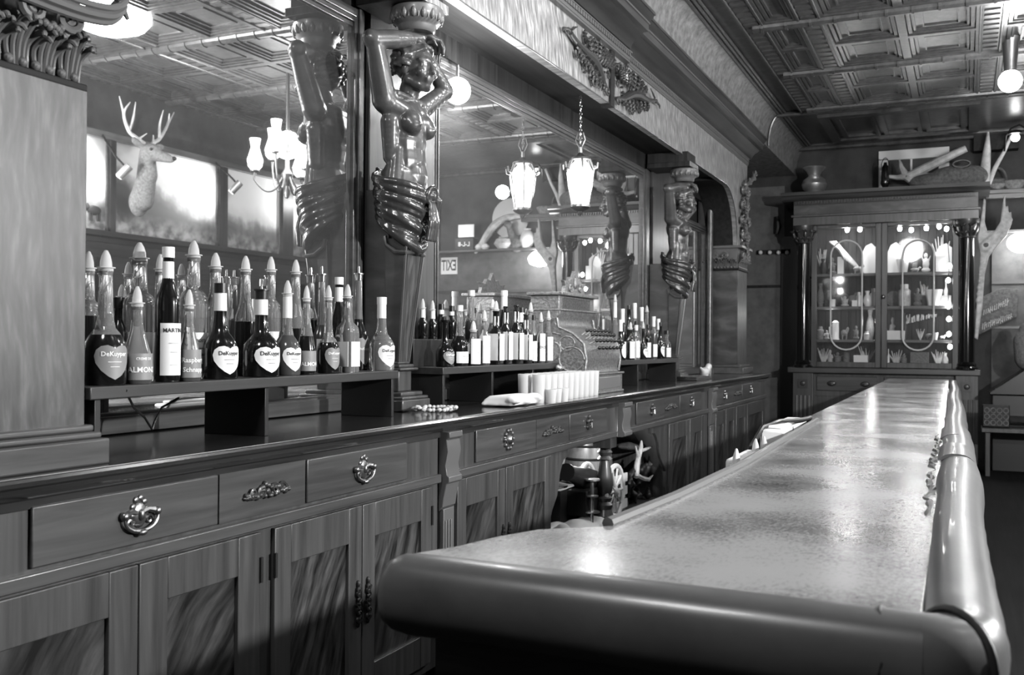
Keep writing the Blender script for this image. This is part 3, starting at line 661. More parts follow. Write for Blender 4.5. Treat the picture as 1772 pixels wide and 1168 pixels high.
# ------------------------------------------------------------------ caryatids
def caryatid_meshes():
    # axis at x=0,y=0; z measured from the counter; the figure faces +x, her left is +y
    z = lambda a: a - CT
    b = MB(); V = Vector
    # torso
    b.ball((.02, 0, z(2.22)), (.105, .145, .14)); b.ball((.035, 0, z(2.33)), (.088, .112, .14)); b.ball((.05, 0, z(2.26)), (.088, .09, .10))
    b.ball((.03, 0, z(2.42)), (.092, .118, .13)); b.ball((.02, 0, z(2.52)), (.098, .140, .12)); b.ball((.01, 0, z(2.59)), (.075, .13, .065))
    b.limb((.05, 0, z(2.30)), (.055, 0, z(2.47)), .066, .07)
    for s in (-1, 1):
        b.ball((.088, s * .062, z(2.505)), (.056, .058, .060)); b.ball((.104, s * .067, z(2.488)), (.048, .048, .045)); b.ball((.150, s * .073, z(2.490)), (.011, .010, .010))
        b.limb((-.0, s * .135, z(2.59)), (.07, s * .07, z(2.55)), .058, .04)             # pectoral to the raised shoulder
        b.limb((.035, s * .092, z(2.37)), (.03, s * .105, z(2.23)), .036, .048)
        b.limb((.070, s * .036, z(2.43)), (.078, s * .034, z(2.25)), .038, .042)           # belly muscles
        for k in range(3): b.limb((.095, s * .036, z(2.42 - .045 * k)), (.055, s * .095, z(2.395 - .045 * k)), .014, .012, 5)
        b.limb((.012, s * .115, z(2.50)), (.012, s * .105, z(2.34)), .048, .04)
        b.limb((.055, s * .12, z(2.63)), (.072, s * .018, z(2.622)), .018, .014, 6)       # collarbone
    b.ball((.108, 0, z(2.285)), (.024, .036, .05))
    # neck, head turned a little to her right
    b.limb((.02, 0, z(2.58)), (.06, -.005, z(2.70)), .056, .050)
    for s in (-1, 1): b.limb((.075, s * .018, z(2.61)), (.045, s * .046, z(2.71)), .014, .016, 6)
    hd = Matrix.Translation((.085, .0, z(2.772))) @ Matrix.Rotation(R_(-14), 4, 'Z') @ Matrix.Rotation(R_(4), 4, 'Y')
    H = lambda x, y, q: hd @ V((x, y, q))
    rt = hd.to_3x3()
    b.ball(H(-.01, 0, .02), (.098, .078, .098), rt); b.ball(H(.03, 0, -.025), (.068, .062, .085), rt); b.ball(H(.055, 0, -.085), (.036, .034, .026), rt)
    b.limb(H(.0, .05, -.06), H(.055, .018, -.09), .028, .024, 5); b.limb(H(.0, -.05, -.06), H(.055, -.018, -.09), .028, .024, 5)
    b.limb(H(.088, 0, .022), H(.112, 0, -.026), .010, .0145, 6); b.ball(H(.098, .012, -.030), .0095); b.ball(H(.098, -.012, -.030), .0095)
    for s in (-1, 1):
        b.limb(H(.083, s * .014, .030), H(.068, s * .052, .028), .012, .010, 6)          # brow
        b.ball(H(.073, s * .031, .006), (.014, .017, .011), rt); b.ball(H(.068, s * .042, -.03), (.024, .022, .024), rt)
        b.ball(H(-.005, s * .078, -.012), (.018, .010, .026), rt)
    b.limb(H(.093, -.018, -.052), H(.093, .018, -.052), .0085, .0085, 5); b.limb(H(.089, -.015, -.066), H(.089, .015, -.066), .0095, .0095, 5)
    # arms: right arm straight up beside the head, forearm over the crown; left elbow out
    rs, re, rh = V((.0, -.15, z(2.60))), V((.015, -.262, z(2.845))), V((.115, .045, z(2.925)))
    b.ball(rs, .060); b.limb(rs, rs.lerp(re, .5), .058, .053); b.limb(rs.lerp(re, .5), re, .053, .041); b.ball(re + V((-.01, -.008, .006)), .044)
    b.limb(re, re.lerp(rh, .35), .045, .046); b.limb(re.lerp(rh, .35), re.lerp(rh, .85), .046, .029)
    w0 = re.lerp(rh, .85); b.ball(rh, (.046, .042, .026)); b.ball(rh + V((.012, .012, -.004)), (.04, .036, .022)); b.limb(w0, rh, .030, .029, 4)
    for k in range(4):                                                              # fingers drooping over the hair
        a = rh + V((.028 - .018 * k, .02 + .004 * k, .002)); m = a + V((.024 - .004 * k, .016, -.008)); e = m + V((.016, .006 - .004 * k, -.038 + .003 * k)); f = e + V((-.003, .0, -.028))
        b.limb(a, m, .0145, .0135, 5); b.limb(m, e, .0135, .012, 5); b.limb(e, f, .012, .009, 4)
    a = rh + V((.018, -.03, -.004)); b.limb(a, a + V((.04, -.012, -.02)), .013, .010, 4); b.limb(a + V((.04, -.012, -.02)), a + V((.052, .0, -.045)), .010, .008, 4)
    ls, le, lh = V((.0, .15, z(2.60))), V((.075, .30, z(2.735))), V((.05, .10, z(2.925)))
    b.ball(ls, .058); b.limb(ls, le, .055, .042); b.ball(le, .043); b.limb(le, le.lerp(lh, .8), .046, .03); b.ball(lh, (.038, .04, .022))
    for k in range(4):
        a = lh + V((.03 - .016 * k, -.015, .004)); m = a + V((.02, -.03, .0)); b.limb(a, m, .011, .010, 4); b.limb(m, m + V((.01, -.022, -.02)), .010, .008, 4)
    a = lh + V((.03, .02, -.004)); b.limb(a, a + V((.04, -.015, -.02)), .012, .009, 4)
    body = fuse(b, .0065, 3, .5, 'figure')
    # hair: curls swept back
    b = MB(); rnd = random.Random(11); b.ball(H(-.028, 0, .035), (.104, .089, .098), rt)
    for k in range(150):
        a = rnd.uniform(-2.9, 2.9); e = rnd.uniform(-.5, 1.35); d = V((math.cos(a) * math.cos(e), math.sin(a) * math.cos(e), math.sin(e)))
        if d.x > .42 and d.z < .52: continue
        if d.z < -.3 and d.x > -.1: continue
        p = H(-.025 + d.x * .100, d.y * .086, .032 + d.z * .097); q = rnd.uniform(.010, .018)
        tn = V((-d.y, d.x, 0)).normalized(); b.tube([p + rt @ (tn * q * 1.6 * math.cos(f) + d * q * .9 * math.sin(f) + V((0, 0, q * .5 * f - q))) for f in (0, .9, 1.8, 2.7, 3.6)], [q * .5, q * .62, q * .62, q * .55, q * .3], 6)
    for s in (-1, 1):
        for k in range(7): b.tube([H(.062 - .012 * k, s * (.01 + .011 * k), .098 - .004 * k), H(.074 - .012 * k, s * (.022 + .010 * k), .082 - .006 * k), H(.062 - .014 * k, s * (.036 + .009 * k), .07 - .01 * k)], [.010, .0125, .008], 6)
    hair = fuse(b, .006, 1, .4, 'hair')
    # drapery: twisted cloth rolls round the hips, knotted in front, ends hanging
    b = MB()
    b.ball((.01, 0, z(2.17)), (.108, .142, .10)); b.ball((.03, 0, z(2.06)), (.095, .115, .09)); b.ball((.06, .0, z(1.99)), (.06, .075, .06))
    for sd in (1, -1):
        for k in range(10):
            t = k / 9; pts = []; rr = []
            for i in range(19):
                s = i / 18; a = R_(14) - s * R_(205)      # from the knot round the hip to the back
                zz = z(2.16 - .265 * t) * (1 - s) + z(2.30 - .17 * t) * s - .015 * math.sin(math.pi * s) * (.2 + t) + .006 * math.sin(8 * s + 1.7 * k)
                q = 1 + .025 * math.sin(5 * s + 2.4 * k) - .36 * t * (1 - .7 * s)
                pts.append(V((.015 + .135 * q * math.cos(a), sd * (.162 if sd > 0 else .162) * q * math.sin(a), zz)))
                rr.append((.010 + .009 * math.sin(math.pi * min(s * 1.2 + .12, 1))) * (1 + .45 * math.sin(k * 2.3)))
            b.tube(pts, rr, 8)
    # knot and hanging ends
    b.ball((.158, .01, z(2.165)), (.028, .032, .032)); b.tube([(.166 + .010 * math.sin(t), .01 + .040 * math.cos(t), z(2.165) + .038 * math.sin(t)) for t in [i * .52 for i in range(13)]], .0125, 8)
    b.tube([(.15, .055, z(2.20)), (.162, .075, z(2.15)), (.145, .07, z(2.08)), (.12, .06, z(2.02))], [.016, .024, .02, .012], 8)
    for k in range(5): b.tube([(.17, -.012 + .010 * k, z(2.13)), (.182 + .004 * (k % 2), -.026 + .017 * k, z(2.04)), (.168 + .006 * (k % 2), -.032 + .019 * k, z(1.945))], [.009, .012, .011], 6)
    for k in range(4): b.tube([(.10 - .012 * k, -.03 - .012 * k, z(2.0)), (.115 - .012 * k, -.02 - .01 * k, z(1.95)), (.10 - .01 * k, .0 - .01 * k, z(1.915))], [.018, .018, .009], 6)
    drape = fuse(b, .0055, 1, .3, 'drapery')
    return body, hair, drape
FIG = caryatid_meshes()
_cache = {}
def caryatid(x, y, label):
    t = Thing('caryatid', label, 'caryatid', (x, y, CT), group='caryatids of the back bar')
    t.part('figure', FIG[0], W['statue'], smooth=60); t.part('hair', FIG[1], W['statue'], smooth=60); t.part('drapery', FIG[2], W['cloth'], smooth=60)
    z = lambda a: a - CT; xb = XM + .036 - x            # face of the pier board
    if True:
        # ring capital: egg-and-dart
        cx_ = .085; k_ = .70
        b = MB().lathe([(.001, z(2.940))] + [(r * k_, z(q)) for r, q in ((.11, 2.940), (.125, 2.95), (.128, 2.967), (.135, 2.975), (.165, 2.99), (.18, 3.02), (.178, 3.048), (.16, 3.058))] + [(.001, z(3.058))], 32, (cx_, 0, 0))
        for k in range(16):
            a = k * .3927; b.ball((cx_ + .116 * math.cos(a), .116 * math.sin(a), z(3.012)), (.015, .015, .027), seg=10); a += .196
            b.ball((cx_ + .119 * math.cos(a), .119 * math.sin(a), z(3.012)), (.004, .004, .028), seg=6, rings=6)
        _cache['r'] = b.mesh('ring_capital')
        _cache['b'] = MB().box(xb, -.15, z(3.06), .17, .15, z(3.105)).box(xb, -.14, z(3.105), .15, .14, z(3.195)).mesh('impost_block')
        b = MB().frustum((-.045, -.045, .025, .045), z(1.375), (-.035, -.085, .088, .085), z(1.96)).box(xb, -.05, z(1.375), -.03, .05, z(2.2)); _cache['h'] = b.mesh('herm_shaft')
        b = MB()
        for s in (-1, 1): b.tube([(.026, s * .047, z(1.375)), (.089, s * .087, z(1.96))], .0065, 8); b.tube([(.026, s * .034, z(1.375)), (.090, s * .070, z(1.96))], .004, 6)
        b.tube([(-.03, -.088, z(1.97)), (-.02, -.09, z(1.93)), (.03, -.092, z(1.895)), (.08, -.088, z(1.89)), (.095, 0, z(1.90)), (.08, .088, z(1.89)), (.03, .092, z(1.895))], .011, 8)
        _cache['m'] = b.mesh('herm_moulding')
        b = MB()
        for (x1, hy, z0, z1) in ((.10, .13, CT, 1.20), (.095, .12, 1.20, 1.215), (.075, .10, 1.215, 1.235), (.035, .06, 1.235, 1.335), (.06, .085, 1.335, 1.348), (.045, .07, 1.348, 1.365), (.03, .055, 1.365, 1.378)): b.box(xb, -hy, z(z0), x1, hy, z(z1))
        _cache['p'] = b.mesh('stepped_base')
    t.part('ring_capital', _cache['r'], W['carvel'], smooth=40); t.part('impost_block', _cache['b'], W['darkz'], bevel=.004); t.part('lit_fascia', MB().box(.17, -.15, z(3.062), .174, .15, z(3.103)), W['frieze'], local=True)  # dark block and pale front face put its shading into the colour
    t.part('herm_shaft', _cache['h'], W['shaft'], bevel=.004); t.part('herm_moulding', _cache['m'], W['wood']); t.part('stepped_base', _cache['p'], W['wood'], bevel=.006)
caryatid(-2.46, 4.05, 'larger carved caryatid with raised arms, between the left bottles and the central mirror')
caryatid(-2.40, 8.75, 'farther carved caryatid with raised arms, beside the dark arch')
# ------------------------------------------------------------------ the front bar
BT = 1.07
t = Thing('bar_counter', 'front bar with a speckled worn top and a padded vinyl bolster round its edge', 'bar', (-.5, 5.0, 0))
edge = [(-.955, 1.60), (-.905, 1.71), (-.875, 1.84), (-.83, 1.945), (-.765, 2.0), (-.705, 2.055), (-.675, 2.5), (-.66, 3.27), (-.70, 5.38)]
edge2 = [(-.79, 5.40), (-.83, 12.75)]
inner = [(-.165, 12.75), (-.065, 3.27), (-.055, 1.60)]
t.part('bar_top', MB().prism(edge + edge2 + inner, 'z', BT - .04, BT), W['bartop'], bevel=.003)
e3 = [Vector((x - .006, y, BT + .004)) for x, y in edge[5:]]
t.part('edge_strip', MB().tube(e3, .014, 8), W['carvel'])
t.part('base_panel', MB().prism([(-.90, 1.62), (-.84, 1.80), (-.60, 2.15), (-.60, 12.7), (-.12, 12.7), (-.02, 1.62)], 'z', 0, BT - .041), W['panel'])
t.part('apron', MB().box(-.88, 1.585, .55, -.06, 1.61, .93), W['panel2'])
def bolster(path, n, ra, wr, seed):
    "fat padded roll, half an oval in section, with soft wrinkles"
    rnd = random.Random(seed); v = []; f = []; m = 26; N = len(path)
    for i, (p, nrm, k) in enumerate(path):
        for j in range(m):
            a = 2 * math.pi * j / m; c, s = math.cos(a), math.sin(a)
            r = ra * k * (1 + wr * math.sin(i * 1.9 + 3 * math.sin(i * .37 + a)) * (1 if c > -.2 else .3))
            v.append(Vector((p[0], p[1], p[2])) + Vector((nrm[0], nrm[1], 0)) * (r * .95 * (abs(c) ** .85) * (1 if c > 0 else -1)) + Vector((0, 0, r * 1.02 * (abs(s) ** .85) * (1 if s > 0 else -1))))
    for i in range(N - 1):
        for j in range(m): k = (j + 1) % m; f.append((i * m + j, i * m + k, (i + 1) * m + k, (i + 1) * m + j))
    f += [tuple(reversed(range(m))), tuple((N - 1) * m + j for j in range(m))]
    return MB().add(v, f)
zr = 1.018
p = [((-.948, 1.538, zr), (0, -1), .12), ((-.95, 1.538, zr), (0, -1), .55), ((-.942, 1.538, zr), (0, -1), .82), ((-.922, 1.538, zr), (0, -1), .96)]
p += [((-.895 + .845 * i / 14, 1.537 - .018 * i / 14, zr), (0, -1), 1.0) for i in range(15)]
t.part('end_bolster', bolster(p, 0, .069, .004, 1), W['padl'], smooth=80)
# rounded corner pad and the long side bolster, dark piping between
pc = [((-.05 + .052 * math.sin(a), 1.519 + .055 * (1 - math.cos(a)), zr), (math.sin(a), -math.cos(a)), 1.0) for a in [R_(-4 + 12 * i) for i in range(5)]]
t.part('corner_pad', bolster(pc, 0, .0685, 0, 2), W['padl'], smooth=80)
ps = [((-.015 + .013 * math.sin(a), 1.555 + .04 * (1 - math.cos(a)), zr), (math.sin(a) * 1, -math.cos(a) * 1), 1.0) for a in [R_(48 + 14 * i) for i in range(4)]]
n = 60
for i in range(n):
    q = i / (n - 1); yv = 1.66 + 11.0 * q ** 1.7
    wv = .10 * math.sin(yv * 5.) if 3.2 < yv < 6 else .02 * math.sin(yv * 3)
    ps.append(((-.002 - .105 * (yv - 1.6) / 11 + .006 * math.sin(yv * 2), yv, zr), (1, 0), 1.0 + (.07 * math.sin(yv * 4.3) + .05 if 2.9 < yv < 6 else 0) - .25 * max(0, (yv - 5) / 8)))
t.part('side_bolster', bolster(ps, 0, .068, .012, 3), W['padl'], smooth=80)
a = R_(46); c0 = Vector((-.012, 1.548, zr)); nr = Vector((math.sin(a), -math.cos(a), 0))
t.part('seam_piping', MB().tube([c0 + nr * (.0735 * math.cos(q)) + Vector((0, 0, .0735 * math.sin(q))) for q in [R_(150 - 12 * i) for i in range(20)]], .006, 8), W['cord'])
t.part('stitched_seam', MB().tube([Vector((-.105, 1.526, zr)) + Vector((.006 * math.sin(q * 3), -.0695 * math.cos(q), .0705 * math.sin(q))) for q in [R_(140 - 12 * i) for i in range(14)]], .0028, 6), W['cord'])
for (yc, L) in ((3.75, .45), (4.6, .55)):
    pz = [((-.006 - .105 * (yc + L * i / 6 - 1.6) / 11, yc + L * i / 6, zr), (1, 0), 1.10) for i in range(7)]
    t.part('tape_wrap', bolster(pz, 0, .069, .02, 5), W['padl'], smooth=80)
rnd = random.Random(5)
t.part('worn_edge', MB().tube([(-.072 - .0095 * (yv - 1.6) + rnd.uniform(-.012, .008), yv, BT - .001) for yv in [2.5 + .05 * k for k in range(48)]], [rnd.uniform(.002, .012) for k in range(48)], 6), W['black'])
# things kept behind the bar
t = Thing('ice_bin', 'white plastic bin standing behind the bar with a black hose across it', 'bin', (-.9, 5.0, .55))
x0, x1, ya, yb_ = -.86, -.745, 4.62, 5.32
t.part('tub', MB().box(x0, ya, .5, x1, yb_, 1.078), W['white'], bevel=.012)
t.part('lid', MB().box(x0 + .02, ya + .05, 1.078, x1 - .02, yb_ - .06, 1.094), W['white'], bevel=.008)
t.part('seam', MB().box(x1 - .001, ya + .22, .5, x1 + .004, ya + .226, 1.08), W['greyp'])
solo('hose', MB().tube([(-.89, 4.50, .85), (-.885, 4.54, 1.0), (-.85, 4.64, 1.085), (-.80, 4.8, 1.105), (-.755, 4.95, 1.098), (-.738, 5.15, 1.092), (-.735, 5.36, 1.088), (-.80, 5.5, 1.0), (-.86, 5.6, .85)], .012, 8), W['black'], 'black rubber hose lying over the white bin behind the bar', 'hose', (-.8, 5, 1.1))
t = Thing('bottle_rail', 'white speed-rail tub tucked under the bar edge, holding pourer-topped bottles', 'rail', (-.77, 3.5, .8))
t.part('tub', MB().box(-.80, 3.62, .7, -.715, 3.98, 1.05), W['white'], bevel=.015)
for i, (yv, h, lab) in enumerate(((3.56, 1.095, 'clear pourer top poking up at the near end of the white rail'), (3.92, 1.10, 'cone pourer top standing out of the white rail'), (4.10, 1.095, 'dim pourer top beyond the white rail'))):
    solo('pour_spout', MB().lathe([(.001, 0), (.02, 0), (.02, .03), (.026, .032), (.026, .037), (.016, .04), (.012, .07), (.004, .095), (.001, .097)], 12, (-.745, yv, h - .097)), W['frost'] if i else W['white'], lab, 'pourer', (-.745, yv, h - .097))
# ------------------------------------------------------------------ bottle stands
ST = 1.346
def stand(p0, p1, label, tier=None, legs=(0, .5, 1), back=.30):
    p0, p1 = Vector((*p0, 0)), Vector((*p1, 0)); d = (p1 - p0); L = d.length; d.normalize(); ang = math.atan2(-d.x, d.y)
    t = Thing('bottle_stand', label, 'stand', (p0.x, p0.y, CT), ang, group='bottle stands on the counter')
    # local: +y along the front edge, -x towards the mirror
    h = ST - CT
    t.part('plank', MB().box(-back, 0, h - .035, 0, L, h), W['cratetop'], local=True, bevel=.003)
    for q in legs:
        y = .02 + (L - .06) * q
        t.part('upright', MB().box(-back + .04, y, 0, -.012, y + .022, h - .035), W['crate'], local=True, bevel=.002)
    if tier:
        t.part('riser', MB().box(-back + .0, tier[0], h, -back + .15, tier[1], h + .14), W['crate'], local=True, bevel=.003)
    return t, p0, d
S1 = ((-2.088, 1.885), (-2.25, 3.70)); S2 = ((-2.34, 4.27), (-2.33, 6.0)); S3 = ((-2.30, 6.75), (-2.27, 8.42))
stand(*S1, 'near bottle stand, a plank on black uprights left of the larger caryatid', legs=(.005, .455, 1))
stand(*S2, 'middle bottle stand with a raised step at the back, left of the cash register', (.0, .75), legs=(0, .33, .66, 1), back=.32)
stand(*S3, 'far bottle stand right of the cash register', legs=(0, .35, 1))
# ------------------------------------------------------------------ bottles
SHAPE = dict(
    bell=[(.0, 0), (.93, 0), (1, .02), (1, .30), (.96, .37), (.74, .44), (.48, .50), (.40, .57), (.36, .66), (.32, .97), (.34, .98), (.34, 1)],
    cone=[(.0, 0), (.95, 0), (1, .02), (1, .30), (.97, .36), (.62, .58), (.45, .70), (.39, .80), (.36, .97), (.38, .98), (.38, 1)],
    tall=[(.0, 0), (.95, 0), (1, .02), (1, .58), (.94, .64), (.60, .72), (.46, .78), (.42, .97), (.45, .98), (.45, 1)],
    wine=[(.0, 0), (.95, 0), (1, .02), (1, .50), (.92, .58), (.60, .68), (.50, .76), (.46, .97), (.50, .98), (.50, 1)],
    jug=[(.0, 0), (.95, 0), (1, .02), (1, .60), (.97, .66), (.75, .71), (.50, .735), (.46, .78), (.42, .97), (.46, .98), (.46, 1)],
    decanter=[(.0, 0), (.9, 0), (1, .03), (1, .48), (.9, .56), (.5, .64), (.36, .70), (.36, .80), (.6, .86), (.62, .92), (.36, .96), (.36, 1)],
    flask=[(.0, 0), (.95, 0), (1, .02), (1, .52), (.92, .60), (.48, .68), (.40, .74), (.38, .97), (.42, .98), (.42, 1)])
_bm = {}
def curved(outline, R, ph, k=None):
    "a paper label with the given outline (arc length, z) wrapped round a bottle of radius R"
    o2 = []
    for i, q in enumerate(outline):
        q2 = outline[(i + 1) % len(outline)]; o2 += [(q[0] + (q2[0] - q[0]) * k_ / 3, q[1] + (q2[1] - q[1]) * k_ / 3) for k_ in range(3)]
    outline = o2; n = len(outline); cx = sum(p[0] for p in outline) / n; cz = sum(p[1] for p in outline) / n; v = []; f = []
    rings = (1, .84, .68, .52, .36, .18)
    for q in rings:
        for s, z in outline:
            a = ph + (cx + (s - cx) * q) / R; v.append((R * math.cos(a), R * math.sin(a), cz + (z - cz) * q))
    v.append((R * math.cos(ph + cx / R), R * math.sin(ph + cx / R), cz))
    for r in range(5):
        for i in range(n): j = (i + 1) % n; f.append((r * n + i, r * n + j, (r + 1) * n + j, (r + 1) * n + i))
    for i in range(n): f.append((5 * n + i, 5 * n + (i + 1) % n, 6 * n))
    return MB().add(v, f)
def outl(kind, wd, h, z0):
    if kind == 'rect': o = [(-.5, 0), (-.25, 0), (0, 0), (.25, 0), (.5, 0), (.5, .33), (.5, .66), (.5, 1), (.25, 1), (0, 1), (-.25, 1), (-.5, 1), (-.5, .66), (-.5, .33)]
    elif kind == 'oval': o = [(.5 * math.cos(i * .3927), .5 + .5 * math.sin(i * .3927)) for i in range(16)]
    else: o = [(0, 0), (.16, .10), (.33, .27), (.46, .48), (.5, .68), (.45, .86), (.33, .97), (.18, 1), (.06, .95), (0, .90), (-.06, .95), (-.18, 1), (-.33, .97), (-.45, .86), (-.5, .68), (-.46, .48), (-.33, .27), (-.16, .10)]
    return [(x * wd, z0 + z * h) for x, z in o]
def bottle(x, y, z, label, shape='bell', H=.30, R=.045, fill='dark', lev=.45, lab='heart', labh=None, words=None, neck=None, cap='pour', group=None, ph=-.28, tone='paper', square=False, rot=0.):
    t = Thing('bottle', label, 'bottle', (x, y, z), rot, group)
    pr = [(r * R, q * H) for r, q in SHAPE[shape]]; pw = 5 if square else None; seg = 28 if square else 20
    k = (shape, round(H, 3), round(R, 3), square)
    full = fill == 'dark' and lev >= .9
    lo = [i for i in SHAPE[shape] if i[1] < lev]; hi = [i for i in SHAPE[shape] if i[1] >= lev][0]
    rr = (lo[-1][0] + (hi[0] - lo[-1][0]) * (lev - lo[-1][1]) / max(hi[1] - lo[-1][1], 1e-6)) * R
    if full: t.part('bottle_glass', _bm.setdefault((k, 'd'), MB().lathe(pr, seg, power=pw).mesh('bottle_glass')), W['bdark'], smooth=50)
    else:
        kl = (k, 'l', round(lev, 2), fill)
        if kl not in _bm:
            _bm[kl] = MB().lathe([(r * R, q * H) for r, q in lo] + [(rr, lev * H), (.0, lev * H)], seg, power=pw).mesh('liquid')
            _bm[(kl, 'g')] = MB().lathe([(rr, lev * H + .0004)] + [(r * R, q * H) for r, q in SHAPE[shape] if q > lev], seg, power=pw).mesh('bottle_glass')
        t.part('bottle_glass', _bm[(kl, 'g')], W['glass'], smooth=50)
        t.part('liquid', _bm[kl], W[{'dark': 'liq', 'mid': 'liqm', 'clear': 'liqc'}[fill]], smooth=50)
    Rl = R + .0012
    if lab and square:
        lw_, lh = 1.55 * R, labh or .42 * H; z0 = .08 * H
        lb = t.part('paper_label', MB().box(R - .002, -lw_ / 2, z0, R + .001, lw_ / 2, z0 + lh).box(-lw_ / 2, -R - .001, z0, lw_ / 2, -R + .002, z0 + lh), W[tone], local=True, smooth=0)
        fl = lambda sx, sz: (R + .0018, sx, sz)
    elif lab:
        wd, lh = {'heart': (2.0 * R, labh or .30 * H), 'rect': (2.3 * R, labh or .30 * H), 'oval': (1.6 * R, labh or .22 * H), 'band': (2.9 * R, labh or .18 * H)}[lab]
        z0 = .05 * H; kk = ('lb', lab, round(R, 4), round(lh, 4), round(H, 3), round(ph, 2))
        if kk not in _bm: _bm[kk] = curved(outl('rect' if lab == 'band' else lab, wd, lh, z0), Rl, ph).mesh('paper_label')
        if (kk, tone) not in _bm: _bm[(kk, tone)] = _bm[kk].copy()
        lb = t.part('paper_label', _bm[(kk, tone)], W[tone], smooth=60)
        fl = lambda sx, sz: ((Rl + .0012) * math.cos(ph + sx / Rl), (Rl + .0012) * math.sin(ph + sx / Rl), sz)
    if lab == 'heart' and not words: words = [('DeKuyper', R * .32, .74), ('\u2014\u2014\u2014', R * .22, .52), ('\u2014\u2014', R * .22, .38)]
    if lab == 'rect' and tone == 'paper' and not square and R > .02: words = (words or []) + [('\u2014\u2014\u2014', R * .3, .62), ('\u2014\u2014', R * .3, .45), ('\u2014\u2014\u2014', R * .22, .2)]
    if words and lab:
        b = MB()
        for wtxt, size, zf in words:
            v, f = text_pts(wtxt, size, .02); b.add([fl(px_, z0 + lh * zf + pz_) for px_, pz_ in v], f)
        t.part('lettering', b, W['lit' if tone == 'greyp' or tone == 'bdark' else 'ink'], lb, local=True, smooth=0)
    rn = SHAPE[shape][-3][0] * R + .0014
    if neck: t.part('neck_wrap', MB().lathe([(rn + .001, .72 * H), (rn, .99 * H), (rn - .002, .99 * H)][:2], 16) if neck == 'w' else MB().lathe([(rn + .0012, .66 * H), (rn, .9 * H)], 16), W['paper' if neck != 'd' else 'bdark'], local=True, smooth=60)
    ck = ('cap', cap, round(rn, 4), round(H, 3))
    if cap == 'pour':
        if ck not in _bm: _bm[ck] = MB().lathe([(rn * .8, H - .01), (rn * 1.02, H), (rn * 1.02, H + .006), (rn * 1.3, H + .007), (rn * 1.3, H + .010), (rn * .85, H + .011), (rn * .8, H + .026), (rn * .6, H + .042), (rn * .25, H + .056), (.001, H + .057)], 14).mesh('pour_spout')
        t.part('pour_spout', _bm[ck], W['frost'], local=True, smooth=50)
    elif cap == 'metal':
        if ck not in _bm: _bm[ck] = MB().lathe([(rn * 1.05, H - .012), (rn * 1.15, H + .014), (rn * 1.4, H + .016), (rn * 1.4, H + .02), (rn * .35, H + .021), (rn * .3, H + .05), (.001, H + .05)], 12).mesh('pour_spout')
        t.part('pour_spout', _bm[ck], W['steel'], local=True, smooth=40)
    elif cap == 'blackpour':
        if ck not in _bm: _bm[ck] = MB().lathe([(rn * 1.05, H - .03), (rn * 1.1, H), (rn * 1.35, H + .001), (rn * 1.35, H + .006), (.001, H + .006)], 12).mesh('collar')
        t.part('collar', _bm[ck], W['black'], local=True, smooth=40); t.part('pour_spout', MB().tube([(0, 0, H), (0, 0, H + .02), (.004, 0, H + .04)], .004, 8), W['steel'], local=True)
    elif cap in ('white', 'black'):
        if ck not in _bm: _bm[ck] = MB().lathe([(rn * 1.1, H - .028), (rn * 1.1, H + .004), (.001, H + .004)], 14).mesh('screw_cap')
        t.part('screw_cap', _bm[ck], W['white' if cap == 'white' else 'black'], local=True, smooth=40)
    elif cap == 'cork': t.part('stopper', MB().lathe([(.001, H - .01), (rn * 1.1, H), (rn * 1.5, H + .012), (rn * 1.3, H + .028), (.001, H + .032)], 12), W['black'], local=True)
    return t
def on_stand(S, u, off):
    "point of a stand's top, off metres behind its front edge, that lies in pixel column u"
    p0, p1 = Vector((*S[0], ST)), Vector((*S[1], ST)); d = (p1 - p0); n = Vector((-d.y, d.x, 0)).normalized()
    if n.x > 0: n = -n
    a = p0 + n * off; r = ray(u, 600)
    # a + d s  parallel (in plan) to r
    s_ = (a.y * r.x - a.x * r.y) / (d.x * r.y - d.y * r.x)
    return a + d * s_
def height(p, vtop): r = ray(886, vtop); return EYE + (p.x * FWD.x + p.y * FWD.y) * (CY - vtop) / F + (p.x * FWD.x + p.y * FWD.y) * FWD.z - p.z
EX = dict(pour=.057, metal=.05, blackpour=.046, white=.004, black=.004, cork=.032)
def put(S, u, off, vtop, wpx, label, group, dz=0., rot=None, **kw):
    p = on_stand(S, u, off); p.z += dz
    dep = p.x * FWD.x + p.y * FWD.y
    cap = kw.get('cap', 'pour'); H = height(p, vtop) - EX[cap]; Rr = wpx * dep / F / 2
    ang = 0. if rot is None else rot
    return bottle(p.x, p.y, p.z + .0005, label, H=H, R=Rr, group=group, rot=ang, **kw)
G1, G2, G3 = 'liquor bottles on the near stand', 'liquor bottles on the middle stand', 'liquor bottles on the far stand'
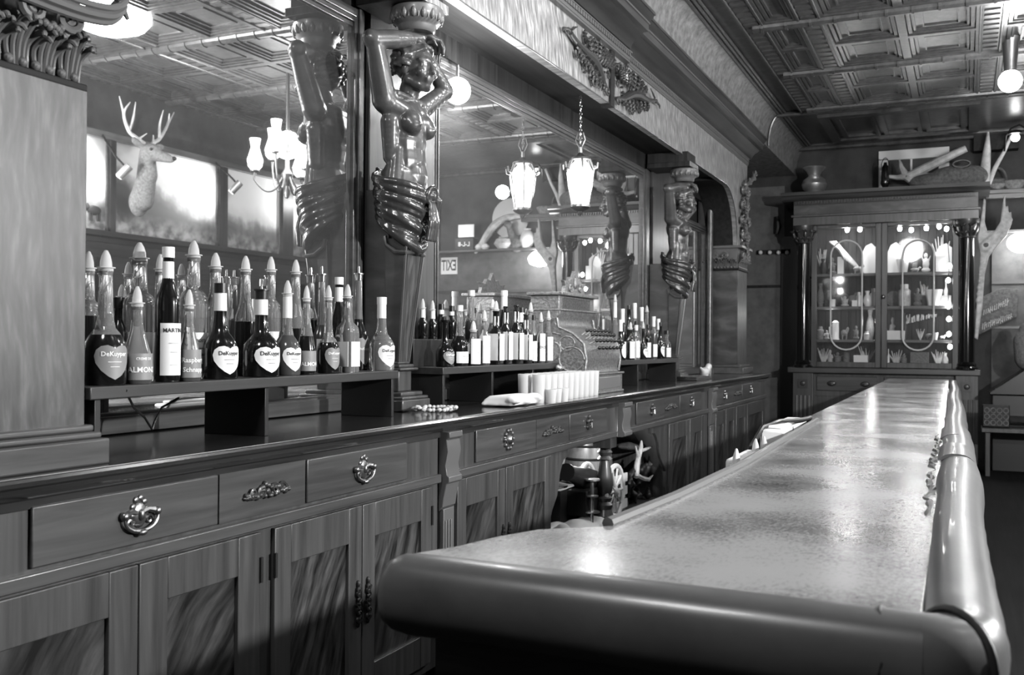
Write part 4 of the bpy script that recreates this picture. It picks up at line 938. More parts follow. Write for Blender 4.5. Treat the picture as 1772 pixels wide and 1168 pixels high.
L1 = [
 (182, .055, 438, 70, dict(shape='bell', fill='dark', lev=.44, lab='heart', tone='greyp', cap='pour'), 'squat bell-shaped bottle of dark liqueur nearest the veneered pilaster, grey heart label'),
 (237, .045, 500, 50, dict(shape='cone', fill='mid', lev=.34, lab='band', labh=.075, tone='greyp', words=[('CREME DE', .010, .80), ('ALMOND', .021, .38)], cap='pour'), 'conical bottle with a grey ALMOND band label, second on the near stand'),
 (290, .05, 432, 42, dict(shape='tall', fill='dark', lev=.95, lab='rect', labh=.155, tone='paper', words=[('MARTINI', .017, .86)], neck='n', cap='white'), 'tall dark vermouth bottle with a long white MARTINI label'),
 (327, .035, 505, 40, dict(shape='cone', fill='mid', lev=.4, lab='band', labh=.085, tone='greyp', words=[('Raspberry', .020, .62), ('Schnapps', .020, .28)], cap='pour'), 'conical schnapps bottle lettered Raspberry Schnapps'),
 (381, .06, 494, 60, dict(shape='bell', fill='dark', lev=.95, lab='heart', neck='w', cap='black'), 'dark bell bottle with white neck wrap and pale heart label, beside the schnapps'),
 (452, .06, 484, 62, dict(shape='bell', fill='dark', lev=.95, lab='heart', neck='w', cap='blackpour'), 'dark bell bottle with a fruit heart label and black-collared pourer'),
 (497, .07, 488, 46, dict(shape='bell', fill='mid', lev=.5, lab='heart', neck='w', cap='pour'), 'half-hidden bell bottle of amber liqueur between the two darker ones'),
 (530, .05, 497, 33, dict(shape='cone', fill='dark', lev=.52, lab='band', labh=.075, tone='greyp', words=[('ALMOND', .020, .34)], cap='pour'), 'dark conical bottle with the second ALMOND band label'),
 (568, .06, 496, 38, dict(shape='bell', fill='dark', lev=.42, lab='heart', tone='greyp', cap='pour'), 'bell bottle with clear neck and dark lower half beside the square gin'),
 (601, .05, 494, 34, dict(shape='flask', fill='clear', lev=.4, lab='rect', square=True, labh=.10, cap='pour'), 'square clear gin bottle with a white front label'),
 (660, .07, 516, 45, dict(shape='bell', fill='clear', lev=.42, lab='heart', neck='w', cap='white'), 'clear bell bottle with a white cap, last at the right end of the near stand'),
 (152, .17, 440, 46, dict(shape='jug', fill='dark', lev=.6, lab=None, cap='pour'), 'bottle half hidden behind the near pilaster edge, filled dark'),
 (205, .20, 520, 40, dict(shape='tall', fill='dark', lev=.95, lab=None, cap='black'), 'plain black bottle standing behind the conical almond bottle'),
 (240, .16, 424, 58, dict(shape='jug', fill='clear', lev=.62, lab='rect', labh=.13, tone='frost', cap='pour'), 'big clear jug-shouldered bottle of pale spirit, tallest near the pilaster'),
 (276, .21, 444, 34, dict(shape='wine', fill='clear', lev=.5, lab='rect', cap='pour'), 'slim clear bottle peeping out behind the vermouth'),
 (334, .15, 420, 50, dict(shape='jug', fill='clear', lev=.5, lab='rect', labh=.13, words=[('Mr BOSTON', .013, .8), ('BLACKBERRY', .010, .45)], cap='pour'), 'tall clear brandy bottle lettered Mr BOSTON'),
 (372, .20, 441, 44, dict(shape='tall', fill='clear', lev=.55, lab='oval', cap='pour'), 'clear round-shouldered bottle behind the white-necked one'),
 (424, .15, 446, 36, dict(shape='wine', fill='dark', lev=.52, lab='oval', cap='pour'), 'clear-necked wine-shaped bottle half full of dark liqueur'),
 (468, .13, 447, 36, dict(shape='jug', fill='clear', lev=.55, lab='rect', labh=.14, words=[('PIN', .026, .55)], cap='pour'), 'clear bottle with a tall frosted label lettered PIN'),
 (511, .17, 452, 32, dict(shape='wine', fill='dark', lev=.45, lab='oval', cap='pour'), 'slim bottle with tall clear neck behind the second almond bottle'),
 (537, .24, 466, 28, dict(shape='wine', fill='dark', lev=.56, lab='rect', cap='metal'), 'slender bottle with a metal pourer in the back row'),
 (556, .19, 464, 36, dict(shape='bell', fill='mid', lev=.5, lab='rect', cap='metal'), 'amber bell bottle with a bright metal pourer and clear sloping shoulder'),
 (586, .22, 482, 28, dict(shape='wine', fill='dark', lev=.95, lab=None, neck='n', cap='white'), 'black wine-shaped bottle with white foil, back row by the mirror frame'),
 (620, .17, 463, 36, dict(shape='bell', fill='dark', lev=.55, lab='heart', tone='greyp', words=[('DeKuyper', .015, .6)], cap='metal'), 'dark bell bottle lettered DeKuyper with a metal pourer, behind the gin'),
]
for u, off, vt, wp, kw, lab in L1: put(S1, u, off, vt, wp, lab, G1, **kw)
L2 = [
 (770, .06, 548, 32, dict(shape='bell', fill='dark', lev=.95, lab='heart', tone='greyp', cap='cork'), 'dark round bottle with a black stopper, first on the middle stand'),
 (795, .08, 529, 31, dict(shape='bell', fill='dark', lev=.5, lab='rect', labh=.06, cap='white'), 'clear-shouldered bottle half full of dark liquor beside the stoppered one'),
 (819, .06, 556, 25, dict(shape='tall', fill='dark', lev=.35, lab='rect', labh=.135, cap='pour'), 'whiskey bottle with a picture on its tall white label'),
 (838, .05, 537, 20, dict(shape='tall', fill='mid', lev=.55, lab='rect', labh=.15, cap='pour'), 'bottle with a slanted white label, fourth on the middle stand'),
 (858, .07, 521, 24, dict(shape='flask', fill='dark', lev=.95, lab='rect', square=True, labh=.15, neck='n', cap='pour'), 'square black bottle with a big white label, left of its twin row'),
 (875, .055, 530, 20, dict(shape='flask', fill='dark', lev=.95, lab='rect', square=True, labh=.16, neck='n', cap='black'), 'square black bottle with big white label, in the middle of the square row'),
 (893, .055, 528, 22, dict(shape='flask', fill='dark', lev=.95, lab='rect', square=True, labh=.155, neck='n', cap='black'), 'square black bottle with white label and black cap, third of the square row'),
 (910, .05, 532, 19, dict(shape='flask', fill='dark', lev=.95, lab='rect', square=True, labh=.15, neck='n', cap='blackpour'), 'square black bottle with white label at the right end of the square row'),
 (923, .06, 545, 13, dict(shape='tall', fill='dark', lev=.6, lab='rect', labh=.12, cap='black'), 'narrow dark bottle with a small arched label'),
 (936, .05, 540, 15, dict(shape='tall', fill='mid', lev=.5, lab='rect', labh=.17, words=[('EXCELL', .02, .5)], cap='pour'), 'bottle with big dark lettering on a tall white label'),
 (949, .055, 537, 16, dict(shape='tall', fill='clear', lev=.6, lab='rect', labh=.15, cap='pour'), 'pale bottle with cone pourer, right of the lettered one'),
 (964, .06, 547, 19, dict(shape='decanter', fill='clear', lev=.5, lab='rect', labh=.10, cap='white'), 'clear cut decanter with a ball neck and white label'),
 (977, .05, 566, 13, dict(shape='tall', fill='mid', lev=.6, lab='rect', labh=.15, cap='white'), 'short striped-label bottle tucked against the cash register'),
 (815, .17, 503, 22, dict(shape='wine', fill='mid', lev=.6, lab='rect', cap='white'), 'tall slim bottle with white cap rising behind the whiskey'),
 (852, .17, 518, 22, dict(shape='wine', fill='clear', lev=.6, lab='rect', neck='w', cap='pour'), 'white-necked bottle with a tall cone pourer behind the square row'),
 (872, .16, 503, 22, dict(shape='wine', fill='dark', lev=.95, lab=None, neck='w', cap='white'), 'tall black wine bottle with a pale foil neck behind the square row'),
 (902, .16, 532, 20, dict(shape='wine', fill='dark', lev=.95, lab=None, neck='w', cap='black'), 'black bottle with white neck and dark cap, back row'),
 (918, .15, 523, 18, dict(shape='tall', fill='clear', lev=.5, lab='rect', cap='pour'), 'clear slender bottle behind the narrow dark one'),
]
for u, off, vt, wp, kw, lab in L2: put(S2, u, off, vt, wp, lab, G2, **kw)
for i, (u, vt, cap, lab) in enumerate(((731, 518, 'pour', 'white-necked bottle with cone pourer, first on the raised step'), (748, 521, 'pour', 'pale-necked bottle second on the raised step'), (763, 527, 'black', 'white-necked bottle with black cap on the raised step'), (781, 530, 'black', 'dark-capped bottle at the right end of the raised step'))):
    put(S2, u, .25, vt, 18, lab, G2, dz=.1405, shape='wine', fill='dark', lev=.95, lab=None, neck='w', cap=cap)
L3 = [
 (1074, .05, 552, 18, dict(shape='bell', fill='dark', lev=.95, lab='oval', labh=.11, neck='w', cap='white'), 'dark bottle with an arched white label, first right of the register'),
 (1091, .05, 556, 15, dict(shape='tall', fill='dark', lev=.95, lab='rect', labh=.13, cap='pour'), 'dark bottle with a tall square white label, second right of the register'),
 (1101, .06, 554, 13, dict(shape='tall', fill='clear', lev=.6, lab='rect', labh=.13, neck='w', cap='black'), 'pale bottle with a clear lower half, third right of the register'),
 (1113, .05, 554, 15, dict(shape='bell', fill='dark', lev=.95, lab='heart', cap='pour'), 'dark bottle with a bright heart label near the middle of the far stand'),
 (1121, .05, 560, 11, dict(shape='tall', fill='dark', lev=.95, lab='rect', labh=.12, cap='black'), 'slim dark bottle with framed white label on the far stand'),
 (1131, .055, 546, 13, dict(shape='tall', fill='mid', lev=.6, lab='rect', neck='w', cap='white'), 'white-capped bottle just left of the last pair on the far stand'),
 (1143, .05, 556, 14, dict(shape='bell', fill='dark', lev=.95, lab='heart', cap='black'), 'dark heart-labelled bottle, last but one on the far stand'),
 (1154, .05, 570, 14, dict(shape='decanter', fill='mid', lev=.55, lab='rect', labh=.08, cap='black'), 'squat bottle with ringed stopper at the right end of the far stand'),
 (1064, .17, 508, 12, dict(shape='wine', fill='clear', lev=.6, lab='rect', neck='w', cap='pour'), 'slim pale bottle directly behind the cash register keys'),
 (1077, .16, 533, 14, dict(shape='wine', fill='dark', lev=.95, lab='rect', neck='w', cap='white'), 'black bottle with white foil behind the arched label'),
 (1088, .16, 527, 14, dict(shape='wine', fill='dark', lev=.95, lab='rect', cap='black'), 'black-capped bottle with a white label band, back row of the far stand'),
 (1098, .16, 523, 13, dict(shape='wine', fill='mid', lev=.6, lab='rect', neck='w', cap='white'), 'tall white-capped bottle in the back row of the far stand'),
 (1110, .16, 530, 13, dict(shape='wine', fill='clear', lev=.6, lab='rect', neck='w', cap='white'), 'pale tall bottle behind the heart label'),
 (1119, .17, 527, 13, dict(shape='wine', fill='clear', lev=.6, lab='rect', cap='pour'), 'clear bottle with cone pourer in the back row of the far stand'),
 (1139, .14, 550, 12, dict(shape='wine', fill='dark', lev=.95, lab=None, neck='w', cap='white'), 'dark bottle with long white neck near the farther caryatid'),
]
for u, off, vt, wp, kw, lab in L3: put(S3, u, off, vt, wp, lab, G3, **kw)
# ------------------------------------------------------------------ cash register
rx, ry = -2.13, 5.74; rw = .70
t = Thing('cash_register', 'ornate nickelled antique cash register with key banks and a crested top', 'cash register', (rx - .2, ry, CT))
q = lambda x, z: (rx + x, CT + z)
t.part('drawer_base', MB().box(rx - .43, ry, CT, rx, ry + rw, CT + .135).box(rx - .43, ry - .012, CT + .135, rx + .012, ry + rw + .012, CT + .15).box(rx - .43, ry - .01, CT, rx + .01, ry + rw + .01, CT + .018), W['reg'], bevel=.006)
b = MB().box(rx, ry + .06, CT + .035, rx + .008, ry + rw - .06, CT + .12); t.part('drawer_front', b, W['nick'], bevel=.004)
side = [q(-.42, .15), q(-.02, .15), q(-.03, .19), q(-.015, .24), q(-.01, .30), q(-.03, .36), q(-.08, .42), q(-.15, .455), q(-.20, .47), q(-.22, .50), q(-.215, .54), q(-.19, .565), q(-.19, .60), q(-.42, .60)]
t.part('body', MB().prism(side, 'y', ry + .02, ry + rw - .02), W['reg'], smooth=50, bevel=.004)
t.part('display_window', MB().box(rx - .2, ry + .10, CT + .60, rx - .19, ry + rw - .10, CT + .685), W['pane'])
t.part('display_cabinet', MB().box(rx - .40, ry + .03, CT + .60, rx - .20, ry + rw - .03, CT + .70).box(rx - .42, ry + .01, CT + .70, rx - .17, ry + rw - .01, CT + .725).box(rx - .41, ry + .015, CT + .59, rx - .175, ry + rw - .015, CT + .605), W['reg'], bevel=.006)
b = MB(); yc = ry + rw / 2
pts = [(-.19, 0), (-.17, .05), (-.20, .09), (-.12, .08), (-.09, .12), (-.04, .11), (0, .17), (.04, .11), (.09, .12), (.12, .08), (.20, .09), (.17, .05), (.19, 0)]
b.prism([(yc + a, CT + .725 + z_) for a, z_ in pts], 'x', rx - .24, rx - .215)
for s in (-1, 1): b.tube(spiral((rx - .212, yc + s * .09, CT + .765), Vector((0, 1, 0)), Vector((0, 0, 1)), .035, 1.5, 18, 0, s), .008, 6)
b.ball((rx - .212, yc, CT + .80), (.012, .03, .04)); t.part('crest', b, W['reg'], bevel=.003)
for s in (ry + .012, ry + rw - .032):
    b = MB()
    for r_, zc_, xc_ in ((.085, .25, -.11), (.05, .36, -.14)):
        b.tube([(rx + xc_ + r_ * math.cos(a), s + .01, CT + zc_ + r_ * math.sin(a)) for a in [i * .35 for i in range(18)]], .007, 6)
    b.tube(spiral((rx - .25, s + .01, CT + .32), Vector((1, 0, 0)), Vector((0, 0, 1)), .12, 1.6, 26, 1, 1), .008, 6)
    b.tube([(rx + a, s + .01, z_) for a, z_ in [(-.02, CT + .16), (-.01, CT + .25), (-.03, CT + .36), (-.1, CT + .43), (-.2, CT + .475), (-.21, CT + .54)]], .009, 6)
    t.part('scrollwork', b, W['reg'])
for r in range(4):
    for k in range(7):
        a = R_(18 + r * 17); x = rx - .115 + .115 * math.cos(a); z_ = CT + .27 + .17 * math.sin(a); y = ry + .14 + k * .07
        kp = t.part('key', MB().ball((x + .026 * math.cos(a) + .014, y, z_ + .026 * math.sin(a)), (.012, .019, .014), seg=10, rings=6), W['black'])
        t.part('key_stem', MB().tube([(x - .02, y, z_ - .012), (x + .022 * math.cos(a) + .012, y, z_ + .022 * math.sin(a))], .0045, 6), W['steel'], kp)
t.part('side_crank', MB().tube([(rx - .17, ry + .02, CT + .19), (rx - .17, ry - .03, CT + .19)], .012, 8).ball((rx - .17, ry - .04, CT + .19), .022), W['nick'])
t.o.scale = (1, 1, .90)
# ------------------------------------------------------------------ small things on the counter
_g = MB().lathe([(.001, 0), (.030, 0), (.031, .01), (.036, .155), (.0345, .155), (.0295, .014), (.001, .012)], 16).mesh('highball_glass')
gi = 0
for r in range(2):
    for k in range(11):
        y = 4.90 + .092 * k; x = -2.095 - .085 * r - .002 * k
        solo('highball_glass', _g, W['frost'], 'tall clear highball glass in the double row before the cash register', 'glass', (x, y, CT + .0005), 'highball glasses on the counter', smooth=50)
_g2 = MB().lathe([(.001, 0), (.026, 0), (.032, .075), (.0305, .075), (.025, .01), (.001, .009)], 14).mesh('shot_glass')
for k, (x, y, lab) in enumerate(((-2.035, 4.93, 'small clear tumbler nearest the folded towel, before the tall glasses'), (-2.04, 5.02, 'small clear tumbler second from the folded towel'), (-2.035, 5.11, 'small clear tumbler third from the folded towel'))):
    solo('tumbler', _g2, W['frost'], lab, 'glass', (x, y, CT + .0005), 'small tumblers on the counter', smooth=50)
b = MB()
for k in range(4):
    zz = CT + .010 + .012 * k; e = .01 * k
    b.prism([(-2.23 + e, 4.46 + e), (-2.07, 4.48), (-2.05 - e, 4.80 - e), (-2.10, 4.84), (-2.22 + e, 4.80)], 'z', zz - .009, zz + .006)
for k in range(16): b.ball((-2.10 + .04 * math.cos(k), 4.50 + .022 * k, CT + .03 + .012 * math.sin(k * 1.7)), (.045, .035, .018), seg=10, rings=6)
solo('folded_towel', fuse(b, .008, 4, .5, 'folded_towel', Vector((-2.15, 4.6, CT))), W['towel'], 'white folded bar towel lying on the counter before the glasses', 'towel', (-2.15, 4.6, CT + .004), smooth=80)
b = MB(); rnd = random.Random(4)
for k in range(40):
    a = k * .157 * 1.02; b.ball((-2.235 + .085 * math.cos(a) + rnd.uniform(-.012, .012), 4.0 + .105 * math.sin(a), CT + .014 + rnd.uniform(0, .010)), (rnd.uniform(.010, .015), .013, .009), seg=8, rings=6)
solo('bead_garland', b, W['cream'], 'pale bead garland coiled on the counter by the near caryatid base', 'garland', (-2.235, 4.0, CT))
b = MB().box(-2.36, 8.55, CT + .0, -2.14, 9.1, CT + .012); 
t = Thing('drip_tray', 'low ribbed drip tray on the counter between the far stand and the white bird', 'tray', (-2.25, 8.8, CT))
t.part('tray_base', b, W['black'], bevel=.003); b = MB()
for k in range(12): b.box(-2.35, 8.57 + .044 * k, CT + .012, -2.15, 8.587 + .044 * k, CT + .035)
t.part('rib', b, W['steel'])
p = at(1219, 652, z=CT)
b = MB().ball(p + Vector((0, 0, .05)), (.05, .085, .045)).ball(p + Vector((.02, .09, .10)), .034).limb(p + Vector((.01, .05, .06)), p + Vector((.02, .08, .10)), .036, .03, 4).limb(p + Vector((0, -.07, .06)), p + Vector((0, -.15, .09)), .026, .012, 4).limb(p + Vector((.03, .12, .10)), p + Vector((.035, .15, .09)), .012, .004, 3).lathe([(.001, 0), (.05, 0), (.045, .012), (.02, .02), (.02, .04), (.001, .05)], 14, p)
solo('bird_figurine', fuse(b, .006, 2, .5, 'bird_figurine', p), W['egg'], 'small white china bird on the counter near the far pilaster', 'figurine', p + Vector((0, 0, .001)), smooth=80)
# electric cord under the near stand
solo('power_cord', MB().tube([at(218, 676, x=-2.10), at(224, 690, x=-2.2), at(232, 706, x=-2.3), at(250, 722, x=-2.38), at(263, 743, x=-2.42), at(268, 728, x=-2.42), at(280, 705, x=-2.4), at(310, 688, x=-2.36)], .004, 6), W['black'], 'thin black wire looping under the near bottle stand', 'cord')
# ------------------------------------------------------------------ lantern before the central mirror
def lantern(p, label):
    t = Thing('hanging_lantern', label, 'lantern', p)
    x, y, z = p
    b = MB(); zt = z + .30
    for k in range(12):
        zc = zt + .014 + k * (3.2 - zt) / 12; b.tube([(x + (.008 if k % 2 else 0) * math.cos(a), y + (0 if k % 2 else .008) * math.cos(a), zc + .017 * math.sin(a)) for a in [i * .628 for i in range(10)]], .0028, 5, closed=True)
    t.part('chain', b, W['steel'])
    b = MB().lathe([(.001, .29), (.012, .28), (.014, .24), (.03, .22), (.07, .205), (.075, .19), (.045, .185), (.001, .185)], 16, p)
    for k in range(6): a = k * 1.047; b.tube([(x + .07 * math.cos(a), y + .07 * math.sin(a), z + .195), (x + .10 * math.cos(a), y + .10 * math.sin(a), z + .12), (x + .125 * math.cos(a), y + .125 * math.sin(a), z + .13), (x + .13 * math.cos(a), y + .13 * math.sin(a), z + .165)], .007, 6); b.tube([(x + .10 * math.cos(a), y + .10 * math.sin(a), z + .11), (x + .062 * math.cos(a), y + .062 * math.sin(a), z - .13)], .005, 5)
    for s in (-1, 1): b.tube([(x + s * .01, y, z + .28), (x + s * .035, y, z + .33), (x + s * .02, y, z + .38), (x, y, z + .36)], .004, 5)
    b.lathe([(.001, -.20), (.012, -.19), (.02, -.17), (.055, -.155), (.07, -.14), (.07, -.125), (.001, -.125)], 16, p)
    t.part('frame', b, W['brass'])
    t.part('shade', MB().lathe([(.056, -.12), (.085, .0), (.096, .10), (.06, .16), (.035, .185)], 12, p), W['lant'], smooth=20)
lx, ly = -2.44, 6.42
lantern((lx, ly, 2.56), 'lit hanging glass lantern in front of the central mirror')
lamp('light_lantern', (lx + .16, ly, 2.56), 9, .05)
# bare globe bulb clipped at the soffit beside the figure's elbow
gp = Vector((-2.585, 4.86, 2.88))
t = Thing('globe_lamp', 'glaring round globe lamp by the raised elbow of the larger caryatid', 'lamp', gp)
t.part('globe', MB().ball(gp, .075, seg=20, rings=12), W['lampg']); t.part('stem', MB().tube([gp + Vector((0, 0, .07)), (gp.x, gp.y, 3.02), (XM + .01, gp.y, 3.06)], .010, 8), W['brass'])
lamp('light_globe', gp + Vector((.13, .02, 0)), 16, .06)
# ------------------------------------------------------------------ display niche under the counter
NZ = .305
def nx_(u, v, x=-2.3): return at(u, v, x=x)
p = Vector((-2.22, yy(986, -2.22), NZ))
t = Thing('toy_cannon', 'small dark model cannon on a wooden carriage in the niche', 'cannon', p)
a = p + Vector((.02, -.10, .38)); e = p + Vector((.0, .42, .26))
dr = (e - a).normalized()
t.part('barrel', MB().tube([a, a + dr * .03, a + dr * .05, a + dr * .3, a + dr * .32, e, e + dr * .05], [.055, .055, .048, .062, .072, .075, .03], 16), W['iron'])
t.part('carriage', MB().box(p.x - .10, p.y + .1, NZ + .08, p.x + .08, p.y + .62, NZ + .24), W['darkz'], bevel=.006)
for s in (-1, 1):
    c = p + Vector((.03 + s * .10, .5, .19)); b = MB().tube([c + Vector((0, .17 * math.cos(q), .17 * math.sin(q))) for q in [i * .2618 for i in range(24)]], .016, 8, closed=True)
    for k in range(10): q = k * .628; b.tube([c, c + Vector((0, .165 * math.cos(q), .165 * math.sin(q)))], .007, 5)
    b.ball(c, .032, seg=10); t.part('wheel', b, W['cream'])
p = Vector((-2.45, yy(1010, -2.45) + .1, NZ))
t = Thing('wooden_keg', 'small grey keg standing behind the model cannon', 'keg', p)
t.part('staves', MB().lathe([(.001, 0), (.15, 0), (.175, .15), (.18, .25), (.175, .35), (.15, .5), (.001, .5)], 24, p), wood('weathered_staves', .05, .16, 'z'))
b = MB()
for z_, r_ in ((.06, .163), (.15, .178), (.35, .178), (.44, .163)): b.tube([p + Vector((r_ * math.cos(q), r_ * math.sin(q), z_)) for q in [i * .3 for i in range(21)]], .009, 6)
t.part('hoop', b, W['iron'])
p = Vector((-2.32, yy(975, -2.32), NZ))
b = MB().lathe([(.001, 0), (.13, 0), (.13, .01), (.05, .03), (.05, .05), (.10, .12), (.115, .2), (.1, .28), (.04, .34), (.03, .42), (.04, .45), (.001, .45)], 18, p + Vector((-.1, .0, .25)))
solo('glass_decanter', b, W['glass'], 'dark glass carboy glinting at the left of the niche', 'bottle', p)
solo('carboy_stand', MB().box(p.x - .26, p.y - .16, NZ, p.x + .05, p.y + .16, NZ + .249), W['crate'], 'dark box under the glass carboy in the niche', 'box', p)
b = MB(); rnd = random.Random(9); c = Vector((-2.2, yy(990, -2.2), NZ))
for k in range(60): b.ball(c + Vector((rnd.uniform(-.12, .1), rnd.uniform(-.35, .5), rnd.uniform(-.01, .03))), (rnd.uniform(.05, .09), rnd.uniform(.06, .12), rnd.uniform(.03, .07)), seg=8, rings=6)
o = solo('crumpled_paper', fuse(b, .014, 1, .4, 'crumpled_paper', Vector((c.x, c.y, NZ - .0))), W['towel'], 'pale crumpled packing paper spread on the niche floor', 'paper', c, smooth=25); o['kind'] = 'stuff'
p = Vector((-2.16, yy(1033, -2.16), NZ))
t = Thing('wooden_crate', 'small wooden crate with slatted side beside the turned post', 'crate', p)
t.part('box', MB().box(p.x - .25, p.y - .0, NZ, p.x, p.y + .62, NZ + .26), W['wood'], bevel=.004)
for z_ in (.02, .11, .20): t.part('slat', MB().box(p.x, p.y, NZ + z_, p.x + .012, p.y + .62, NZ + z_ + .06), W['cream'], bevel=.002)
p = Vector((-2.12, yy(1026, -2.12), NZ))
b = MB().lathe([(.001, 0), (.04, 0), (.04, .012), (.012, .02), (.012, .10), (.05, .104), (.05, .112), (.012, .116), (.012, .2), (.04, .204), (.04, .212), (.012, .216), (.012, .30), (.05, .306), (.05, .316), (.001, .318)], 14, p)
solo('tap_handle', b, W['nick'], 'bright metal stand with small stacked discs in the niche', 'tap', p)
# barrel mirror-black drum and antler
p = Vector((-2.42, yy(1098, -2.42), NZ))
t = Thing('black_drum', 'large black drum standing on edge at the right of the niche', 'drum', p)
t.part('shell', MB().tube([p + Vector((-.1, 0, .25)), p + Vector((.12, 0, .25))], .25, 32), W['bdark'])
t.part('rim', MB().tube([p + Vector((.122, .25 * math.cos(q), .25 + .25 * math.sin(q))) for q in [i * .1963 for i in range(32)]], .012, 8, closed=True), W['cream'])
P = lambda u, v, x=-2.14: at(u, v, x=x)
solo('antler', MB().stube([P(1101, 824), P(1103, 800), P(1109, 775), P(1110, 762)], [.022, .02, .016, .005], 9).stube([P(1109, 780), P(1118, 777), P(1128, 773)], [.014, .012, .004], 8).tube([P(1101, 823), P(1111, 828), P(1122, 830)], [.022, .02, .016], 8).tube([P(1122, 830), P(1130, 822)], [.014, .004], 7).tube([P(1104, 790), P(1100, 772)], [.012, .004], 7), W['bone'], 'white forked antler leaning on the black drum in the niche', 'antler', P(1101, 824))
b = MB(); rnd = random.Random(2); c = P(1092, 845, -2.2)
for k in range(26): q = c + Vector((rnd.uniform(-.05, .05), rnd.uniform(-.28, .3), rnd.uniform(-.1, .14))); b.limb(q, q + Vector((rnd.uniform(-.03, .05), rnd.uniform(-.14, .14), rnd.uniform(-.1, .12))), .03, .012, 3)
solo('leather_tack', fuse(b, .012, 1, .4, 'leather_tack', c), W['iron'], 'heap of dark leather straps and buckles before the black drum', 'tack', c, smooth=40)
p = P(1098, 768, -2.35)
b = MB().ball(p, (.16, .30, .05)).ball(p + Vector((0, 0, .05)), (.11, .18, .09)).limb(p + Vector((.02, .3, -.02)), p + Vector((.02, .45, -.22)), .10, .07)
solo('felt_hat', fuse(b, .012, 3, .5, 'felt_hat', p), W['hide'], 'brown felt hat hanging at the top of the niche', 'hat', p, smooth=80)
lamp('light_niche', (-2.34, yy(1000, -2.34), .84), 5.0, .05); lamp('light_niche_far', (-2.34, yy(1112, -2.34), .84), 5.0, .05)
# ------------------------------------------------------------------ display cabinet at the far end
CY0 = 13.6; CB = 14.15
def cx(u, y=CY0): r = ray(u, 500); return y * r.x / r.y
t = Thing('display_cabinet', 'tall glass-doored display cabinet full of curios at the far end of the room', 'cabinet', (-1.0, 13.9, 0))
XA, XB = -2.06, .13
t.part('base_cabinet', MB().box(XA + .02, CY0 - .02, .12, XB - .02, CB, 1.10).box(XA + .06, CY0, 0, XB - .06, CB, .12).box(-1.9, CY0 - .035, .16, -1.0, CY0, .80).box(-.95, CY0 - .035, .16, -.05, CY0, .80), W['wood'], bevel=.006)
t.part('base_top', MB().box(XA - .09, CY0 - .12, 1.10, XB + .06, CB, 1.175), W['woodx'], bevel=.012)
for x0 in (XA - .02, XB - .23):
    pd = t.part('pedestal', MB().box(x0, CY0 - .10, 0, x0 + .26, CY0, 1.10), W['wood'], bevel=.006)
    b = MB()
    for k in range(4): b.tube([(x0 + .05 + .053 * k, CY0 - .10, .14), (x0 + .05 + .053 * k, CY0 - .10, .80)], .016, 8)
    t.part('reeding', b, W['carvel'], pd); t.part('rosette', MB().box(x0 + .07, CY0 - .115, .90, x0 + .19, CY0 - .09, 1.02).ball((x0 + .13, CY0 - .115, .96), (.035, .012, .035)), W['carve'], pd)
for x0, x1 in ((-1.78, -1.02), (-.94, -.12)):
    d = t.part('drawer', MB().box(x0, CY0 - .045, .87, x1, CY0 - .015, 1.06), W['woodx'], bevel=.006)
    for f in (.25, .8): t.part('drawer_pull', MB().ball((x0 + (x1 - x0) * f, CY0 - .05, .965), (.06, .02, .035)).ball((x0 + (x1 - x0) * f, CY0 - .07, .955), (.03, .012, .016)), W['carve'], d)
t.part('side', MB().box(XA + .08, CY0, 1.175, XA + .12, CB, 3.12), W['wood']); t.part('side', MB().box(XB - .12, CY0, 1.175, XB - .08, CB, 3.12), W['wood'])
b = MB(); x = XA + .12
while x < XB - .13: b.box(x + .002, CB - .03, 1.175, min(x + .098, XB - .12), CB - .01, 3.12); x += .1
t.part('back_boards', b.box(XA + .12, CB - .01, 1.175, XB - .12, CB, 3.12), W['darkz'], bevel=.002)
SH = [1.205, 1.545, 1.985, 2.42]
for z_ in SH[1:]: t.part('shelf', MB().box(XA + .12, CY0 + .07, z_ - .035, XB - .12, CB - .03, z_), W['woodx'], bevel=.003)
for x0 in (XA + .10, XB - .10):
    c = t.part('column', MB().lathe([(.001, 1.175), (.125, 1.175), (.125, 1.20), (.105, 1.22), (.112, 1.24), (.09, 1.27), (.088, 2.0), (.078, 2.82), (.001, 2.82)], 24, (x0, CY0 - .03, 0)), W['bdark'])
    b = MB().lathe([(.07, 2.82), (.09, 2.83), (.085, 2.85), (.10, 2.93), (.14, 3.02), (.14, 3.06), (.001, 3.06)], 18, (x0, CY0 - .03, 0))
    for k in range(10): q = k * .628; leaf(b, (x0 + .085 * math.cos(q), CY0 - .03 + .085 * math.sin(q), 2.85), (.25 * math.cos(q), .25 * math.sin(q), 1), (math.cos(q), math.sin(q), 0), .16, .05, .4, 2)
    t.part('capital', b, W['carve'], c)
def doorframe(x0, x1, lab):
    d = t.part('door', MB().box(x0, CY0 - .02, 1.18, x0 + .07, CY0 + .015, 3.10).box(x1 - .07, CY0 - .02, 1.18, x1, CY0 + .015, 3.10).box(x0 + .07, CY0 - .02, 1.18, x1 - .07, CY0 + .015, 1.25).box(x0 + .07, CY0 - .02, 3.02, x1 - .07, CY0 + .015, 3.10), W['wood'], bevel=.005)
    t.part('pane', MB().box(x0 + .06, CY0 - .003, 1.24, x1 - .06, CY0 + .001, 3.03), W['pane'], d, smooth=0)
    return d
dl = doorframe(XA + .20, -.985, ''); dr_ = doorframe(-.98, XB - .20, '')
t.part('knob', MB().ball((-.955, CY0 - .045, 2.10), .028).tube([(-.955, CY0 - .045, 2.10), (-.955, CY0 - .015, 2.10)], .012, 8), W['brass'], dr_)
